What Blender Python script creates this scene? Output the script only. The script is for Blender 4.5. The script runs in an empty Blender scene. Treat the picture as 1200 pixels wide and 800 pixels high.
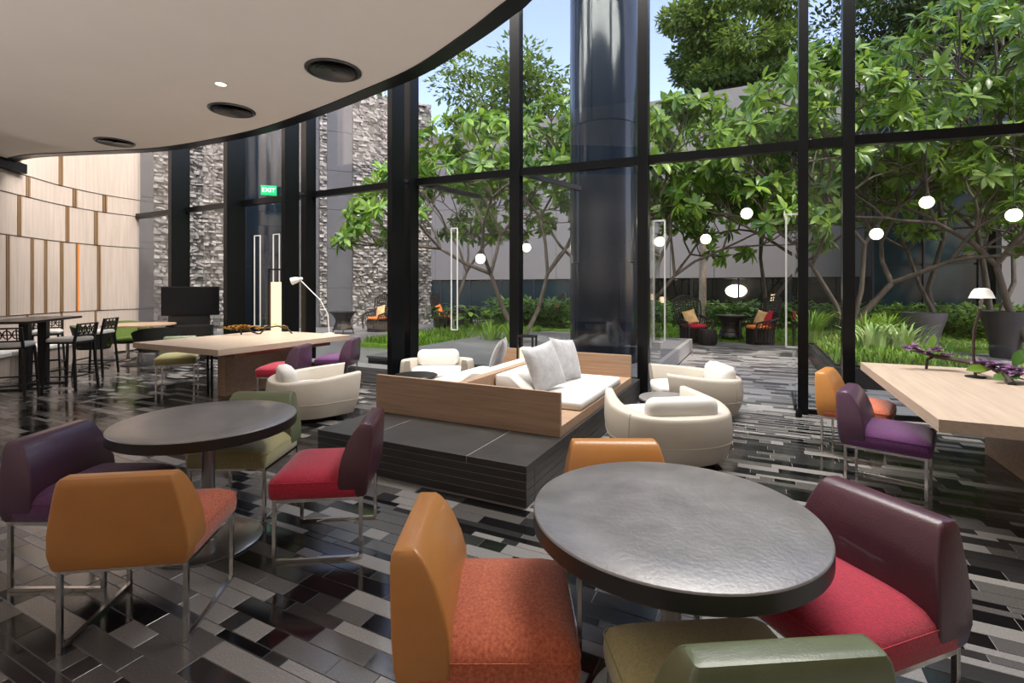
import bpy, math, random
from mathutils import Vector, Matrix, Euler
import numpy as np
R = math.radians
random.seed(7)
SC = bpy.context.scene
COL = SC.collection

# ------------------------------------------------------------------ camera
cam_d = bpy.data.cameras.new('camera')
cam = bpy.data.objects.new('camera', cam_d)
COL.objects.link(cam)
cam.location = (0, 0, 1.5)
cam.rotation_euler = (R(90), 0, R(26.5))
cam_d.sensor_width = 36
cam_d.lens = 580 / 1200 * 36
cam_d.shift_y = -63 / 1200
cam_d.clip_start = 0.05
SC.camera = cam
CY, SY = math.cos(R(26.5)), math.sin(R(26.5))

# ------------------------------------------------------------------ world and light
SKY_STRENGTH = 0.30
world = bpy.data.worlds.new('sky')
SC.world = world
world.use_nodes = True
wn = world.node_tree.nodes
wl = world.node_tree.links
bg = wn['Background']
sky = wn.new('ShaderNodeTexSky')
sky.sky_type = 'NISHITA'
sky.sun_elevation = R(58)
sky.sun_rotation = R(125)
sky.sun_disc = False
sky.air_density = 1.0
sky.dust_density = 1.5
sky.ozone_density = 4.0
tint = wn.new('ShaderNodeMix')
tint.data_type = 'RGBA'
tint.blend_type = 'MULTIPLY'
tint.inputs[0].default_value = 1.0
tint.inputs[7].default_value = (1.22, 0.93, 0.84, 1)      # a hazier, less cyan tropical sky
wl.new(sky.outputs['Color'], tint.inputs[6])
wl.new(tint.outputs[2], bg.inputs['Color'])
bg.inputs['Strength'].default_value = SKY_STRENGTH

sun_d = bpy.data.lights.new('sun', 'SUN')
sun_d.energy = 2.0
sun_d.angle = R(2)
sun_d.color = (1.0, 0.95, 0.86)
sun = bpy.data.objects.new('sun', sun_d)
COL.objects.link(sun)
sun.rotation_euler = Vector((-0.55, 0.38, -1.0)).to_track_quat('-Z', 'Y').to_euler()

def area(name, loc, target, sx, sy, energy, color=(1, 1, 1)):
    d = bpy.data.lights.new(name, 'AREA')
    d.shape = 'RECTANGLE'
    d.size = sx
    d.size_y = sy
    d.energy = energy
    d.color = color
    o = bpy.data.objects.new(name, d)
    COL.objects.link(o)
    o.location = loc
    o.rotation_euler = (Vector(target) - Vector(loc)).to_track_quat('-Z', 'Y').to_euler()
    return o
# unseen fill lights added to brighten the room, above and behind the frame
area('atrium_fill', (-4.5, 4.9, 7.6), (-4.5, 4.9, 0), 14, 2.6, 1150, (1.0, 0.96, 0.9))  # added overhead fill for the table tops, seats and floor
area('wall_fill', (-6.8, 5.6, 7.3), (-12.4, 4.4, 1.6), 4.5, 1.2, 290, (1.0, 0.94, 0.88))  # unseen fill added to lift the timber wall
def add_floor_fill(loc, energy):  # unseen spot behind the camera, added to lift the ceiling
    d = bpy.data.lights.new('floor_fill', 'SPOT')
    d.energy = energy; d.spot_size = R(150); d.spot_blend = 0.4; d.shadow_soft_size = 0.12; d.color = (1.0, 0.94, 0.88)
    o = bpy.data.objects.new('floor_fill', d); COL.objects.link(o)
    o.location = loc; o.rotation_euler = (R(180), 0, 0)
for ux in (-8.5, -5.5, -2.5, 0.3):
    add_floor_fill((ux, -1.6, 0.25), 120)

SC.view_settings.view_transform = 'Standard'
SC.view_settings.look = 'None'
SC.view_settings.exposure = 0.85
SC.view_settings.gamma = 1.0
SC.view_settings.use_curve_mapping = False

# ------------------------------------------------------------------ materials
MATS = {}
def mat(name, color, rough=0.5, metal=0.0, var=0.0, scale=8.0, bump=0.0, bscale=None, color2=None,
        stretch=None, emit=None, estr=0.0, trans=0.0, spec=0.5, sheen=0.0, coat=0.0, wave=None, island=False, rvar=0.0):
    m = bpy.data.materials.new(name)
    m.use_nodes = True
    nt = m.node_tree
    n, l = nt.nodes, nt.links
    b = n['Principled BSDF']
    b.inputs['Roughness'].default_value = rough
    b.inputs['Metallic'].default_value = metal
    b.inputs['Specular IOR Level'].default_value = spec
    b.inputs['Sheen Weight'].default_value = sheen
    b.inputs['Coat Weight'].default_value = coat
    c1 = (*color, 1)
    if color2 is None:
        k = 1 - var
        color2 = tuple(c * k for c in color)
    c2 = (*color2, 1)
    tc = n.new('ShaderNodeTexCoord')
    mp = n.new('ShaderNodeMapping')
    l.new(tc.outputs['Object'], mp.inputs['Vector'])
    if stretch:
        mp.inputs['Scale'].default_value = stretch
    nz = n.new('ShaderNodeTexNoise')
    nz.inputs['Scale'].default_value = scale
    nz.inputs['Detail'].default_value = 6
    nz.inputs['Roughness'].default_value = 0.6
    l.new(mp.outputs['Vector'], nz.inputs['Vector'])
    fac = nz.outputs['Fac']
    ramp = n.new('ShaderNodeValToRGB')
    ramp.color_ramp.elements[0].position = 0.3
    ramp.color_ramp.elements[1].position = 0.7
    ramp.color_ramp.elements[0].color = c2
    ramp.color_ramp.elements[1].color = c1
    l.new(fac, ramp.inputs['Fac'])
    out = ramp.outputs['Color']
    if island:
        geo = n.new('ShaderNodeNewGeometry')
        oi = n.new('ShaderNodeObjectInfo')
        ad = n.new('ShaderNodeMath'); ad.operation = 'ADD'
        fr = n.new('ShaderNodeMath'); fr.operation = 'FRACT'
        l.new(geo.outputs['Random Per Island'], ad.inputs[0])
        l.new(oi.outputs['Random'], ad.inputs[1])
        l.new(ad.outputs[0], fr.inputs[0])
        l.new(fr.outputs[0], ramp.inputs['Fac'])
        ramp.color_ramp.elements[0].position = 0.0
        ramp.color_ramp.elements[1].position = 1.0
    l.new(out, b.inputs['Base Color'])
    if rvar:
        mr = n.new('ShaderNodeMapRange')
        mr.inputs['To Min'].default_value = max(0.02, rough - rvar)
        mr.inputs['To Max'].default_value = rough + rvar
        l.new(nz.outputs['Fac'], mr.inputs['Value'])
        l.new(mr.outputs['Result'], b.inputs['Roughness'])
    if bump:
        bz = n.new('ShaderNodeTexNoise')
        bz.inputs['Scale'].default_value = bscale or scale * 4
        bz.inputs['Detail'].default_value = 4
        l.new(mp.outputs['Vector'], bz.inputs['Vector'])
        bp = n.new('ShaderNodeBump')
        bp.inputs['Strength'].default_value = bump
        bp.inputs['Distance'].default_value = 0.01
        l.new(bz.outputs['Fac'], bp.inputs['Height'])
        l.new(bp.outputs['Normal'], b.inputs['Normal'])
    if emit:
        b.inputs['Emission Color'].default_value = (*emit, 1)
        b.inputs['Emission Strength'].default_value = estr
    if trans:
        tr = n.new('ShaderNodeBsdfTranslucent')
        hs = n.new('ShaderNodeHueSaturation')
        hs.inputs['Value'].default_value = 1.5
        hs.inputs['Hue'].default_value = 0.485
        l.new(out, hs.inputs['Color'])
        l.new(hs.outputs['Color'], tr.inputs['Color'])
        mx = n.new('ShaderNodeMixShader')
        mx.inputs['Fac'].default_value = trans
        l.new(b.outputs['BSDF'], mx.inputs[1])
        l.new(tr.outputs['BSDF'], mx.inputs[2])
        l.new(mx.outputs['Shader'], n['Material Output'].inputs['Surface'])
    MATS[name] = m
    return m

def glass_mat(name, tint, refl=1.0, ior=1.5):
    m = bpy.data.materials.new(name)
    m.use_nodes = True
    n, l = m.node_tree.nodes, m.node_tree.links
    n.remove(n['Principled BSDF'])
    t = n.new('ShaderNodeBsdfTransparent'); t.inputs['Color'].default_value = (*tint, 1)
    g = n.new('ShaderNodeBsdfGlossy'); g.inputs['Roughness'].default_value = 0.0
    g.inputs['Color'].default_value = (refl, refl, refl, 1)
    f = n.new('ShaderNodeFresnel')
    geo = n.new('ShaderNodeNewGeometry')          # both faces of a thin pane reflect alike
    mr = n.new('ShaderNodeMapRange')
    mr.inputs['To Min'].default_value = ior; mr.inputs['To Max'].default_value = 1 / ior
    l.new(geo.outputs['Backfacing'], mr.inputs['Value'])
    l.new(mr.outputs['Result'], f.inputs['IOR'])
    mx = n.new('ShaderNodeMixShader')
    l.new(f.outputs['Fac'], mx.inputs['Fac'])
    l.new(t.outputs['BSDF'], mx.inputs[1]); l.new(g.outputs['BSDF'], mx.inputs[2])
    l.new(mx.outputs['Shader'], n['Material Output'].inputs['Surface'])
    MATS[name] = m
    return m

glass_mat('glass', (0.96, 0.975, 0.97), 1.0, 1.36)
mat('black_steel', (0.0035, 0.004, 0.005), 0.3, 0.0, 0.3, 3, spec=0.3)
mat('warm_slot', (0.5, 0.16, 0.04), 0.6, emit=(1.0, 0.30, 0.07), estr=0.30)
mat('dark_steel', (0.03, 0.035, 0.045), 0.35, 0.3, 0.3, 3)
mat('black_metal', (0.012, 0.012, 0.013), 0.4, 0.2)
mat('chrome', (0.62, 0.60, 0.58), 0.16, 1.0, 0.1, 5)
mat('brushed_steel', (0.50, 0.48, 0.46), 0.3, 1.0, 0.15, 6)
mat('white_plaster', (0.66, 0.60, 0.55), 0.9, 0, 0.04, 1.5)
mat('wall_wood', (0.57, 0.475, 0.41), 0.5, 0, 0, 3.0, 0.08, 40, color2=(0.44, 0.36, 0.305), stretch=(9, 9, 0.35))
mat('batten_wood', (0.27, 0.165, 0.085), 0.5, 0, 0, 3.0, color2=(0.17, 0.10, 0.05), stretch=(9, 9, 0.35))
mat('oak', (0.46, 0.315, 0.215), 0.42, 0, 0, 3.5, 0.05, 30, color2=(0.32, 0.205, 0.13), stretch=(0.5, 8, 14))
mat('pale_oak', (0.58, 0.46, 0.36), 0.38, 0, 0, 3.5, 0.05, 30, color2=(0.46, 0.355, 0.27), stretch=(8, 0.5, 14))
mat('table_leather', (0.25, 0.237, 0.237), 0.40, 0, 0, 7, 0.25, 60, color2=(0.15, 0.14, 0.141), rvar=0.06, spec=1.0, coat=0.15)
b_ = MATS['table_leather'].node_tree.nodes['Principled BSDF']
b_.inputs['Coat Weight'].default_value = 0.6
b_.inputs['Coat Roughness'].default_value = 0.28
mat('table_edge', (0.02, 0.016, 0.016), 0.35)
mat('platform_stone', (0.05, 0.047, 0.045), 0.42, 0, 0, 5, 0.1, 40, color2=(0.026, 0.024, 0.023), stretch=(0.6, 0.6, 5))
mat('platform_joint', (0.30, 0.28, 0.26), 0.6)
mat('diffuser_grey', (0.07, 0.07, 0.072), 0.3, 0.6)
mat('white_metal', (0.75, 0.74, 0.72), 0.35)
mat('screen_black', (0.004, 0.004, 0.005), 0.5, spec=0.2)
for nm, c1, c2 in (('orange', (0.55, 0.24, 0.062), (0.48, 0.20, 0.05)), ('purple', (0.095, 0.042, 0.082), (0.07, 0.03, 0.06)),
                   ('maroon', (0.085, 0.025, 0.04), (0.06, 0.016, 0.028)), ('sage', (0.16, 0.19, 0.10), (0.12, 0.145, 0.075))):
    mat(nm + '_leather', c1, 0.34, 0, 0, 5, 0.12, 160, color2=c2, coat=0.15)
for nm, c1, c2 in (('orange', (0.70, 0.19, 0.085), (0.36, 0.06, 0.03)), ('purple', (0.13, 0.02, 0.14), (0.055, 0.008, 0.06)),
                   ('crimson', (0.58, 0.016, 0.06), (0.33, 0.007, 0.03)), ('olive', (0.52, 0.47, 0.23), (0.37, 0.33, 0.15))):
    mat(nm + '_fabric', c1, 0.85, 0, 0, 95, 0.4, 260, color2=c2, sheen=0.35)
mat('cream_leather', (0.56, 0.51, 0.435), 0.48, 0, 0.05, 3, 0.05, 120)
mat('white_cushion', (0.69, 0.675, 0.645), 0.85, 0, 0.03, 4, 0.05, 60)
mat('grey_pillow', (0.50, 0.50, 0.51), 0.9, 0, 0, 14, 0.15, 90, color2=(0.36, 0.36, 0.38), sheen=0.3)
mat('dark_pillow', (0.17, 0.16, 0.16), 0.85, 0, 0, 14, 0.15, 90, color2=(0.10, 0.095, 0.10), sheen=0.4)
mat('black_laminate', (0.018, 0.016, 0.016), 0.3)
mat('green_felt', (0.10, 0.155, 0.02), 0.8, 0, 0.2, 20)
mat('dark_felt', (0.018, 0.02, 0.018), 0.75, 0, 0.2, 20)
mat('lamp_shade', (0.8, 0.68, 0.45), 0.7, emit=(1.0, 0.70, 0.40), estr=0.6)
mat('lit_globe', (0.9, 0.85, 0.75), 0.4, emit=(1.0, 0.85, 0.62), estr=3.2)
mat('lit_lamp', (0.9, 0.85, 0.75), 0.4, emit=(1.0, 0.84, 0.6), estr=4.0)
mat('exit_green', (0.0, 0.25, 0.08), 0.5, emit=(0.0, 0.42, 0.14), estr=0.7)
mat('exit_white', (0.8, 0.9, 0.85), 0.5, emit=(0.75, 1.0, 0.85), estr=0.9)
mat('driftwood', (0.045, 0.028, 0.02), 0.6, 0, 0.5, 20, 0.3)
mat('orchid', (0.14, 0.045, 0.15), 0.6, 0, 0, 30, color2=(0.30, 0.17, 0.30), trans=0.2)
mat('yellow_petal', (0.52, 0.30, 0.02), 0.6, 0, 0, 30, color2=(0.25, 0.12, 0.01), trans=0.2)
mat('leaf_bright', (0.23, 0.38, 0.05), 0.34, 0, 0, 4, color2=(0.035, 0.115, 0.018), trans=0.34, island=True)
mat('leaf_mid', (0.13, 0.235, 0.035), 0.4, 0, 0, 4, color2=(0.03, 0.09, 0.016), trans=0.3, island=True)
mat('leaf_dark', (0.075, 0.13, 0.028), 0.45, 0, 0, 4, color2=(0.022, 0.055, 0.014), trans=0.22, island=True)
mat('leaf_variegated', (0.50, 0.62, 0.28), 0.4, 0, 0, 4, color2=(0.13, 0.30, 0.06), trans=0.25, island=True)
mat('leaf_rain', (0.19, 0.30, 0.05), 0.45, 0, 0, 4, color2=(0.05, 0.11, 0.02), trans=0.3, island=True)
mat('leaf_grass', (0.28, 0.45, 0.05), 0.5, 0, 0, 4, color2=(0.08, 0.20, 0.02), trans=0.3, island=True)
mat('bark', (0.13, 0.105, 0.085), 0.85, 0, 0, 12, 0.5, color2=(0.055, 0.045, 0.036), stretch=(1, 1, 0.3))
mat('pale_bark', (0.50, 0.42, 0.32), 0.8, 0, 0, 14, 0.3, color2=(0.28, 0.22, 0.16), stretch=(1, 1, 3))
mat('lawn', (0.22, 0.36, 0.04), 0.9, 0, 0, 10, 0.3, color2=(0.09, 0.19, 0.02))
mat('soil', (0.045, 0.038, 0.028), 0.95, 0, 0, 12, 0.4, color2=(0.025, 0.02, 0.015))
mat('gravel', (0.52, 0.47, 0.38), 0.9, 0, 0, 40, 0.4, color2=(0.3, 0.26, 0.2))
mat('deck_grey', (0.20, 0.20, 0.205), 0.6, 0, 0, 5, 0.1, color2=(0.12, 0.12, 0.125), stretch=(0.5, 5, 5))
mat('facade_grey', (0.23, 0.222, 0.21), 0.7, 0, 0.06, 0.6)
mat('facade_dark', (0.012, 0.014, 0.017), 0.25)
mat('teal_glass', (0.012, 0.04, 0.05), 0.12, 0, 0.6, 0.5, spec=0.25)
mat('stone_light', (0.40, 0.38, 0.35), 0.9, 0, 0, 8, 0.4, color2=(0.20, 0.19, 0.18), island=True)
mat('stone_flat', (0.105, 0.108, 0.118), 0.6, 0, 0.25, 1.2)
mat('stone_flat_joint', (0.05, 0.05, 0.055), 0.8)
mat('navy_column', (0.011, 0.018, 0.032), 0.14, 0.0, 0.15, 1.0, spec=0.45)
mat('wicker', (0.035, 0.026, 0.021), 0.5, 0, 0.4, 60)
mat('red_cushion', (0.55, 0.02, 0.045), 0.8)
mat('yellow_cushion', (0.75, 0.60, 0.30), 0.8, 0, 0, 9, color2=(0.75, 0.40, 0.16))
mat('orange_cushion', (0.80, 0.22, 0.04), 0.8)
mat('planter_dark', (0.035, 0.034, 0.037), 0.45, 0, 0.3, 5)
mat('planter_grey', (0.11, 0.105, 0.11), 0.5, 0, 0.3, 5)
TILE = []
for nm, c1, c2, r in (('tile_black', (0.008, 0.008, 0.009), (0.004, 0.004, 0.005), 0.09),
                      ('tile_charcoal', (0.032, 0.031, 0.032), (0.018, 0.018, 0.018), 0.14),
                      ('tile_grey', (0.105, 0.098, 0.093), (0.060, 0.056, 0.054), 0.24),
                      ('tile_pale', (0.27, 0.255, 0.243), (0.17, 0.16, 0.152), 0.26)):
    TILE.append(mat(nm, c1, r, 0, 0, 130, 0.03, 200, color2=c2, spec=0.95))
OUT = []
for nm, c1, c2, r in (('paving_charcoal', (0.10, 0.10, 0.102), (0.06, 0.06, 0.062), 0.3), ('paving_grey', (0.26, 0.255, 0.25), (0.18, 0.177, 0.174), 0.35), ('paving_pale', (0.42, 0.41, 0.40), (0.30, 0.295, 0.29), 0.38)):
    OUT.append(mat(nm, c1, r, 0, 0, 60, 0.03, 100, color2=c2, spec=0.8))
mat('grout', (0.27, 0.26, 0.25), 0.7)

# ------------------------------------------------------------------ mesh helpers
class MB:
    def __init__(s):
        s.v = []; s.f = []; s.mi = []
    def add(s, vs, fs, mi=0):
        b = len(s.v)
        s.v.extend(tuple(v) for v in vs)
        for f in fs:
            s.f.append(tuple(i + b for i in f)); s.mi.append(mi)
    def box(s, x0, x1, y0, y1, z0, z1, mi=0):
        s.add([(x0, y0, z0), (x1, y0, z0), (x1, y1, z0), (x0, y1, z0), (x0, y0, z1), (x1, y0, z1), (x1, y1, z1), (x0, y1, z1)],
              [(0, 3, 2, 1), (4, 5, 6, 7), (0, 1, 5, 4), (1, 2, 6, 5), (2, 3, 7, 6), (3, 0, 4, 7)], mi)
        return s
    def loft(s, loops, close=True, cap=True, mi=0):
        n = len(loops[0]); vs = [p for L in loops for p in L]; fs = []
        for k in range(len(loops) - 1):
            for i in range(n if close else n - 1):
                j = (i + 1) % n
                fs.append((k * n + i, k * n + j, (k + 1) * n + j, (k + 1) * n + i))
        if cap:
            fs.append(tuple(reversed(range(n))))
            fs.append(tuple(range((len(loops) - 1) * n, len(loops) * n)))
        s.add(vs, fs, mi)
        return s
    def tube(s, pts, r, n=8, cap=True, mi=0, square=False):
        pts = [Vector(p) for p in pts]
        rs = r if isinstance(r, (list, tuple)) else [r] * len(pts)
        loops = []; up = None
        for i, p in enumerate(pts):
            t = (pts[min(i + 1, len(pts) - 1)] - pts[max(i - 1, 0)]).normalized()
            if up is None:
                up = Vector((0, 0, 1)) if abs(t.z) < 0.9 else Vector((0, 1, 0))
            a = t.cross(up).normalized(); b = a.cross(t).normalized(); up = b
            loops.append([tuple(p + (a * math.cos(2 * math.pi * (k + .5) / n) + b * math.sin(2 * math.pi * (k + .5) / n)) * rs[i] * (1.414 if square else 1)) for k in range(n)])
        return s.loft(loops, True, cap, mi)
    def bar(s, p0, p1, w, mi=0):
        return s.tube([p0, p1], w / 2, 4, True, mi, True)
    def lathe(s, prof, n=32, c=(0, 0), mi=0, cap=True):
        loops = [[(c[0] + r * math.cos(2 * math.pi * k / n), c[1] + r * math.sin(2 * math.pi * k / n), z) for k in range(n)] for r, z in prof]
        return s.loft(loops, True, cap, mi)
    def prism(s, poly, z0, z1, mi=0):
        return s.loft([[(x, y, z0) for x, y in poly], [(x, y, z1) for x, y in poly]], True, True, mi)
    def sphere(s, c, r, n=12, m=8, mi=0, sz=1.0):
        loops = []
        for k in range(1, m):
            a = math.pi * k / m - math.pi / 2
            loops.append([(c[0] + r * math.cos(a) * math.cos(2 * math.pi * i / n), c[1] + r * math.cos(a) * math.sin(2 * math.pi * i / n), c[2] + r * sz * math.sin(a)) for i in range(n)])
        return s.loft(loops, True, True, mi)
    def mesh(s, name, smooth=40):
        me = bpy.data.meshes.new(name)
        me.from_pydata(s.v, [], s.f)
        me.update()
        if smooth:
            me.shade_smooth()
            me.set_sharp_from_angle(angle=R(smooth))
        return me
    def build(s, name, mats, parent=None, smooth=40, bevel=0, loc=None, seg=2):
        me = s.mesh(name, smooth)
        if not isinstance(mats, (list, tuple)):
            mats = [mats]
        for m in mats:
            me.materials.append(MATS[m] if isinstance(m, str) else m)
        if len(mats) > 1:
            me.polygons.foreach_set('material_index', s.mi)
        o = bpy.data.objects.new(name, me)
        COL.objects.link(o)
        if parent: o.parent = parent
        if loc: o.location = loc
        if bevel:
            b = o.modifiers.new('bevel', 'BEVEL'); b.width = bevel; b.segments = seg; b.limit_method = 'ANGLE'
        return o

def rrect(w, d, r, z, cx=0, cy=0, n=5):
    r = min(r, w / 2 - 1e-4, d / 2 - 1e-4)
    out = []
    for sx, sy, a0 in ((1, 1, 0), (-1, 1, 90), (-1, -1, 180), (1, -1, 270)):
        for k in range(n):
            a = R(a0 + 90 * k / (n - 1))
            out.append((cx + sx * (w / 2 - r) + r * math.cos(a), cy + sy * (d / 2 - r) + r * math.sin(a), z))
    return out

def tag(o, label=None, cat=None, group=None, kind=None):
    if label: o['label'] = label
    if cat: o['category'] = cat
    if group: o['group'] = group
    if kind: o['kind'] = kind
    return o
def empty(name, loc=(0, 0, 0), rz=0, label=None, cat=None, group=None, kind=None):
    o = bpy.data.objects.new(name, None)
    COL.objects.link(o)
    o.location = loc; o.rotation_euler = (0, 0, rz); o.empty_display_size = 0.1
    return tag(o, label, cat, group, kind)
KIDS = {}
def copy_tree(o, parent=None):
    c = o.copy(); COL.objects.link(c)
    if parent: c.parent = parent
    for ch in list(o.children): copy_tree(ch, c)
    return c
def linked(name, me, parent, mtx=None):
    o = bpy.data.objects.new(name, me); COL.objects.link(o); o.parent = parent
    if mtx is not None: o.matrix_local = mtx
    return o
def struct(mb, name, mats, **k):
    return tag(mb.build(name, mats, **k), kind='structure')
def heading(hx, hy):
    return math.atan2(-hx, hy)
def campos(lat, d):
    return (lat * CY - d * SY, lat * SY + d * CY)
def camdir(a, b):
    return heading(a * CY - b * SY, a * SY + b * CY)
def project(x, y, z):
    lat = x * CY + y * SY; d = -x * SY + y * CY
    if d < 0.1: return None
    return 600 + 580 * lat / d, 337 + 580 * (1.5 - z) / d, d

# ================================================================== STRUCTURE
FAC = [(-13.4, 6.58), (-11.3, 6.56), (-9.4, 6.54), (-7.37, 6.5), (-5.02, 6.48), (-3.22, 6.6), (-1.38, 6.72), (0.475, 6.86), (0.93, 6.9), (2.7, 7.22), (4.8, 7.5), (7.6, 7.8)]
def fac_v(u):
    for (a, b), (c, d) in zip(FAC, FAC[1:]):
        if a <= u <= c:
            return b + (d - b) * (u - a) / (c - a)
    return FAC[-1][1]

# ---- floor: base slab, granite tiles one by one
floor_mb = MB()
floor_mb.prism([(-16, -4.2), (7.6, -4.2), (7.6, 7.8), (0.93, 6.9), (-1.38, 6.72), (-5, 6.5), (-16, 6.6)], -0.2, -0.004)
floor = struct(floor_mb, 'floor', 'grout')
rng = random.Random(11)
ROWH = [0.1, 0.05, 0.1, 0.1, 0.05, 0.1, 0.07]
LENS = [0.1, 0.15, 0.2, 0.3, 0.3, 0.4, 0.5, 0.65]
def tile_rows(x0, x1, y0, y1, inside):
    y = y0
    out = []
    while y < y1:
        h = rng.choice(ROWH)
        x = x0 - rng.random() * 0.6
        last = -1
        while x < x1:
            L = rng.choice(LENS)
            if h > 0.09 and L > 0.5: L = 0.5
            m = rng.choices((0, 1, 2, 3), (0.30, 0.26, 0.27, 0.17))[0]
            if m == last: m = rng.choices((0, 1, 2, 3), (0.30, 0.26, 0.27, 0.17))[0]
            last = m
            if inside(x, y, L, h): out.append((x, y, L, h, m))
            x += L
        y += h
    return out
def in_view(x, y, L, h, mg=260):
    p = project(x + L / 2, y + h / 2, 0)
    return p is not None and p[2] > 1.2 and -mg < p[0] < 1200 + mg
def inside_room(x, y, L, h):
    if not in_view(x, y, L, h): return False
    if y + h > fac_v(min(max(x, -13.3), 7.5)) - 0.02: return False
    if y + h > fac_v(min(max(x + L, -13.3), 7.5)) - 0.02: return False
    if -3.38 < x + L and x < -1.412 and y + h > 3.05: return False
    return True
tiles = tile_rows(-13.2, 7.3, 1.0 - 2.4, 7.4, inside_room)
def vis_area(t):
    x, y, L, h, m = t
    p = project(x + L / 2, y + h / 2, 0)
    if p[2] < 1.7 or not (-20 < p[0] < 1220) or p[1] > 830: return 0
    return L * h / p[2] ** 3
tiles.sort(key=vis_area, reverse=True)
J = 0.0036
def tile_shape(mb, x, y, L, h, mi, z=0.0, th=0.02):
    e = 0.0012
    mb.loft([[(x + J / 2, y + J / 2, z - th), (x + L - J / 2, y + J / 2, z - th), (x + L - J / 2, y + h - J / 2, z - th), (x + J / 2, y + h - J / 2, z - th)],
             [(x + J / 2, y + J / 2, z - e), (x + L - J / 2, y + J / 2, z - e), (x + L - J / 2, y + h - J / 2, z - e), (x + J / 2, y + h - J / 2, z - e)],
             [(x + J / 2 + e, y + J / 2 + e, z), (x + L - J / 2 - e, y + J / 2 + e, z), (x + L - J / 2 - e, y + h - J / 2 - e, z), (x + J / 2 + e, y + h - J / 2 - e, z)]], True, True, mi)
TM = {}
for x, y, L, h, m in tiles[:300]:
    k = (round(L, 3), round(h, 3), m)
    if k not in TM:
        q = MB(); tile_shape(q, 0, 0, L, h, 0)
        me = q.mesh('floor_tile', 0); me.materials.append(TILE[m]); TM[k] = me
    linked('floor_tile', TM[k], floor, Matrix.Translation((x, y, 0)))
q = MB()
for x, y, L, h, m in tiles[300:]:
    tile_shape(q, x, y, L, h, m, -0.0002)
tag(q.build('floor_tiles', TILE, floor, smooth=0), kind='stuff')

# ---- terrace outside, the same stone carrying on
ter = struct(MB().prism([(-1.40, 6.73), (0.93, 6.91), (2.7, 7.23), (7.6, 7.81), (9, 8), (9, 15.0), (-4.5, 15.0), (-4.5, 12.47), (-1.40, 12.47)], -0.2, -0.006), 'terrace', 'grout')
def in_ter(x, y, L, h):
    if y < fac_v(min(max(x, -13.3), 7.5)) + 0.1 or y + h > 15.0: return False
    if x < -1.40 and y < 12.47: return False
    return in_view(x, y, L, h)
q = MB()
ROWH = [0.1, 0.1, 0.2, 0.14]; LENS = [0.3, 0.5, 0.65, 0.8]
for x, y, L, h, m in tile_rows(-4.4, 8.8, 6.75, 15.0, in_ter):
    tile_shape(q, x, y, L, h, (0, 1, 2, 2)[m], -0.001)
tag(q.build('terrace_tiles', OUT, ter, smooth=0), kind='stuff')

# ---- platform: courses of dark stone strips under slabs
plat = empty('platform', (0, 0, 0), kind='structure')
PX0, PX1, PY0, PY1 = -3.38, -1.412, 3.05, 6.66
MB().box(PX0 + 0.03, PX1 - 0.03, PY0 + 0.03, PY1, 0.0, 0.25).build('core', 'platform_stone', plat, smooth=0)
for k in range(4):
    z = 0.004 + k * 0.058
    MB().box(PX0, PX1, PY0, PY0 + 0.14, z, z + 0.0535).build('stone_course', 'platform_stone', plat, smooth=0, bevel=0.002)
    MB().box(PX1 - 0.14, PX1, PY0 + 0.143, PY1, z, z + 0.0535).build('stone_course', 'platform_stone', plat, smooth=0, bevel=0.002)
    MB().box(PX0, PX0 + 0.14, PY0 + 0.143, PY1, z, z + 0.0535).build('stone_course', 'platform_stone', plat, smooth=0, bevel=0.002)
xs = [PX0, -2.865, -1.89, PX1]
ys = [PY0, 4.05, 5.05, 6.05, PY1]
for i in range(3):
    for j in range(4):
        MB().box(xs[i] + (0.0035 if i else 0), xs[i + 1] - 0.0035 * (i < 2), ys[j] + (0.003 if j else 0), ys[j + 1], 0.236, 0.286).build('slab', 'platform_stone', plat, smooth=0, bevel=0.0025)
MB().box(PX0 + 0.004, PX1 - 0.004, PY0 + 0.004, PY1 - 0.004, 0.0, 0.284).build('joint_fill', 'platform_joint', plat, smooth=0)

# ---- raised deck outside, behind the glass
deck = empty('deck', (0, 0, 0), kind='structure')
y = 6.78; k = 0
while y < 12.3:
    MB().box(-6.3, -1.50, y, y + 0.19, 0.25, 0.286).build('plank', 'deck_grey', deck, smooth=0, bevel=0.003)
    y += 0.196
MB().box(-6.28, -1.52, 6.8, 12.4, -0.1, 0.25).build('base', 'platform_stone', deck, smooth=0)
for k in range(5):
    MB().box(-1.50, -1.415, 6.78, 12.45, 0.0 + k * 0.058, 0.053 + k * 0.058).build('stone_course', 'paving_pale', deck, smooth=0, bevel=0.002)
MB().box(-1.50, -1.43, 6.78, 12.44, 0, 0.284).build('joint_fill', 'platform_joint', deck, smooth=0)

# low plinth under the glass further left
pl2 = empty('plinth', (0, 0, 0), kind='structure')
for k in range(4):
    MB().box(-7.2, -5.12, 6.0 + 0.0, 6.33, 0.004 + k * 0.06, 0.058 + k * 0.06).build('stone_course', 'deck_grey', pl2, smooth=0, bevel=0.002)

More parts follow.
